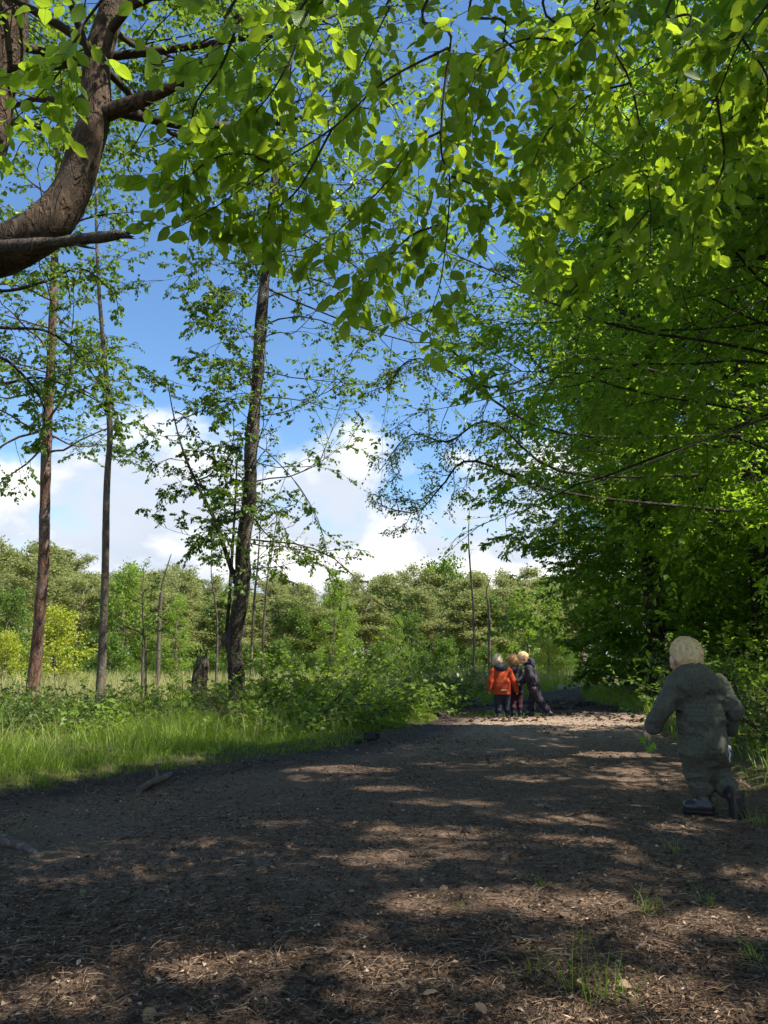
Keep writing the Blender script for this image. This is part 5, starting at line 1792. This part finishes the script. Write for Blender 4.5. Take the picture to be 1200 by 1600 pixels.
def clod(px, py, s, lab):
    x, y = G(px, py)
    an, th = np.linspace(0, 2 * PI, 15)[:-1], np.linspace(.01, PI - .01, 10)
    V = np.array([(math.cos(a) * math.sin(h_), math.sin(a) * math.sin(h_), .7 * math.cos(h_)) for h_ in th for a in an])
    V = V * (1 + 1.1 * (vnoise(V * 2.3 + px) - .5) + .4 * (vnoise(V * 6 + py) - .5))[:, None] * s
    idx = np.arange(140).reshape(10, 14)
    f = np.stack([idx[:-1], np.roll(idx[:-1], -1, 1), np.roll(idx[1:], -1, 1), idx[1:]], -1).reshape(-1, 4)
    b = MB()
    b.add(V, f[:, ::-1])
    o = b.build('mud_clod', MUD)
    o.location = (x, y, ground_at(x, y) + s * .35)
    tag(o, lab, 'clod', 'dark clods on the path')


MUD = plain('dark_mud', (.020, .016, .013), (.05, .040, .032), 30, .8, .8, .02)
clod(580, 1157, .075, 'large dark clod at the grass edge left of the children')
clod(560, 1160, .04, 'smaller dark clod beside the large one at the grass edge')
clod(728, 1303, .022, 'small round dark clod in the middle of the path')
clod(690, 1118, .07, 'dark mud lump at the puddle rim left of the orange-coated child')
clod(872, 1108, .06, 'dark mud lump right of the patterned suit child')
clod(905, 1104, .07, 'mud lump at the right side of the muddy patch')
clod(100, 1430, .018, 'small clod at the lower left of the path')

for px, py, n, hh, lab in ((935, 1560, 42, .17, 'largest grass tuft at the bottom of the path'), (828, 1530, 16, .11, 'thin grass tuft left of the largest one'), (850, 1385, 12, .07, 'small grass tuft in the middle of the path'),
                           (1012, 1425, 26, .10, 'spreading grass tuft below the toddler'), (1052, 1325, 22, .09, 'grass tuft just below the toddler'), (1110, 1412, 20, .08, 'low grass tuft near the right edge'), (715, 1425, 10, .05, 'tiny grass tuft left of centre'),
                           (1185, 1500, 20, .10, 'grass tuft at the lower right edge'), (905, 1480, 12, .08, 'grass tuft above the largest one'), (1150, 1245, 40, .16, 'grass clump behind the lifted boot'), (1180, 1285, 30, .13, 'grass clump at the right edge by the toddler')):
    x, y = G(px, py)
    b = MB()
    xs_, ys_ = lr.normal(0, hh * .22, n), lr.normal(0, hh * .22, n)
    base = ground_at(x, y)
    blades(b, xs_, ys_, lr.uniform(.4, 1.1, n) * hh, lr.uniform(.0016, .0034, n), lr, .9, lambda a, c: np.zeros_like(a))
    o = b.build('grass_tuft', M['grass'])
    o.location = (x, y, base)
    tag(o, lab, 'grass tuft', 'grass tufts growing on the path')

DRY = plain('dry_leaf', (.12, .08, .045), (.26, .185, .115), 40, .8, .3, .003)
dm = [bb.mesh('dry_leaf', [DRY]) for bb in LEAFV]
DRYSPOT = [(525, 1490, 'bottom centre'), (320, 1465, 'lower left'), (240, 1590, 'bottom left corner'), (1060, 1360, 'below the toddler'), (700, 1395, 'centre of the path'), (610, 1375, 'in the sunny patch at centre'),
           (880, 1440, 'right of the small central tuft'), (430, 1360, 'in the sunny patch on the left'), (130, 1395, 'left side'), (985, 1545, 'right of the largest tuft'), (1130, 1560, 'lower right'), (790, 1350, 'in the sunny patch by the clod'),
           (285, 1335, 'below the stick'), (660, 1560, 'bottom middle'), (760, 1590, 'bottom edge'), (560, 1290, 'upper middle of the path')]
for i, (px, py, wh) in enumerate(DRYSPOT):
    x, y = G(px, py)
    o = bpy.data.objects.new('dry_leaf', dm[i % 6])
    COL.objects.link(o)
    s_ = lr.uniform(.028, .045)
    o.location, o.scale, o.rotation_euler = (x, y, ground_at(x, y) + .012), (s_,) * 3, (lr.normal(0, .3), lr.normal(0, .3) - .1, lr.uniform(0, 6.28))
    tag(o, 'dry brown leaf lying on the path, ' + wh, 'dead leaf', 'dry leaves on the path')
for i, (px0, py0, px1, py1, wh) in enumerate(((425, 1470, 440, 1535, 'curved thin twig standing out at lower left of centre'), (80, 1505, 150, 1497, 'straight twig at the lower left'), (930, 1490, 980, 1440, 'dark twig above the largest grass tuft'), (880, 1275, 950, 1268, 'thin twig crossing the path left of the toddler'),
                                              (15, 1400, 35, 1432, 'short stub of twig at the left edge'), (1020, 1400, 1030, 1370, 'upright thin twig below the toddler'), (640, 1340, 720, 1335, 'twig in the sunny patch at centre'), (360, 1210, 420, 1190, 'dark twig at the muddy grass edge'), (180, 1320, 230, 1300, 'thin root-like twig left of centre'), (1100, 1470, 1170, 1478, 'dark twig at the lower right'))):
    (x0, y0), (x1, y1) = G(px0, py0), G(px1, py1)
    pts = []
    for f in np.linspace(0, 1, 5):
        xx, yy = x0 + (x1 - x0) * f + lr.normal(0, .008), y0 + (y1 - y0) * f + lr.normal(0, .008)
        pts.append((xx - x0, yy - y0, ground_at(xx, yy) - ground_at(x0, y0) + .006))
    b = MB()
    V, q = tubes(spline(pts, 14)[None], np.linspace(.0045, .002, 14)[None] * lr.uniform(.8, 1.2), 6)
    b.add(V, q)
    o = b.build('twig', M['dead_wood'])
    o.location = (x0, y0, ground_at(x0, y0))
    tag(o, wh, 'twig', 'twigs lying on the path')
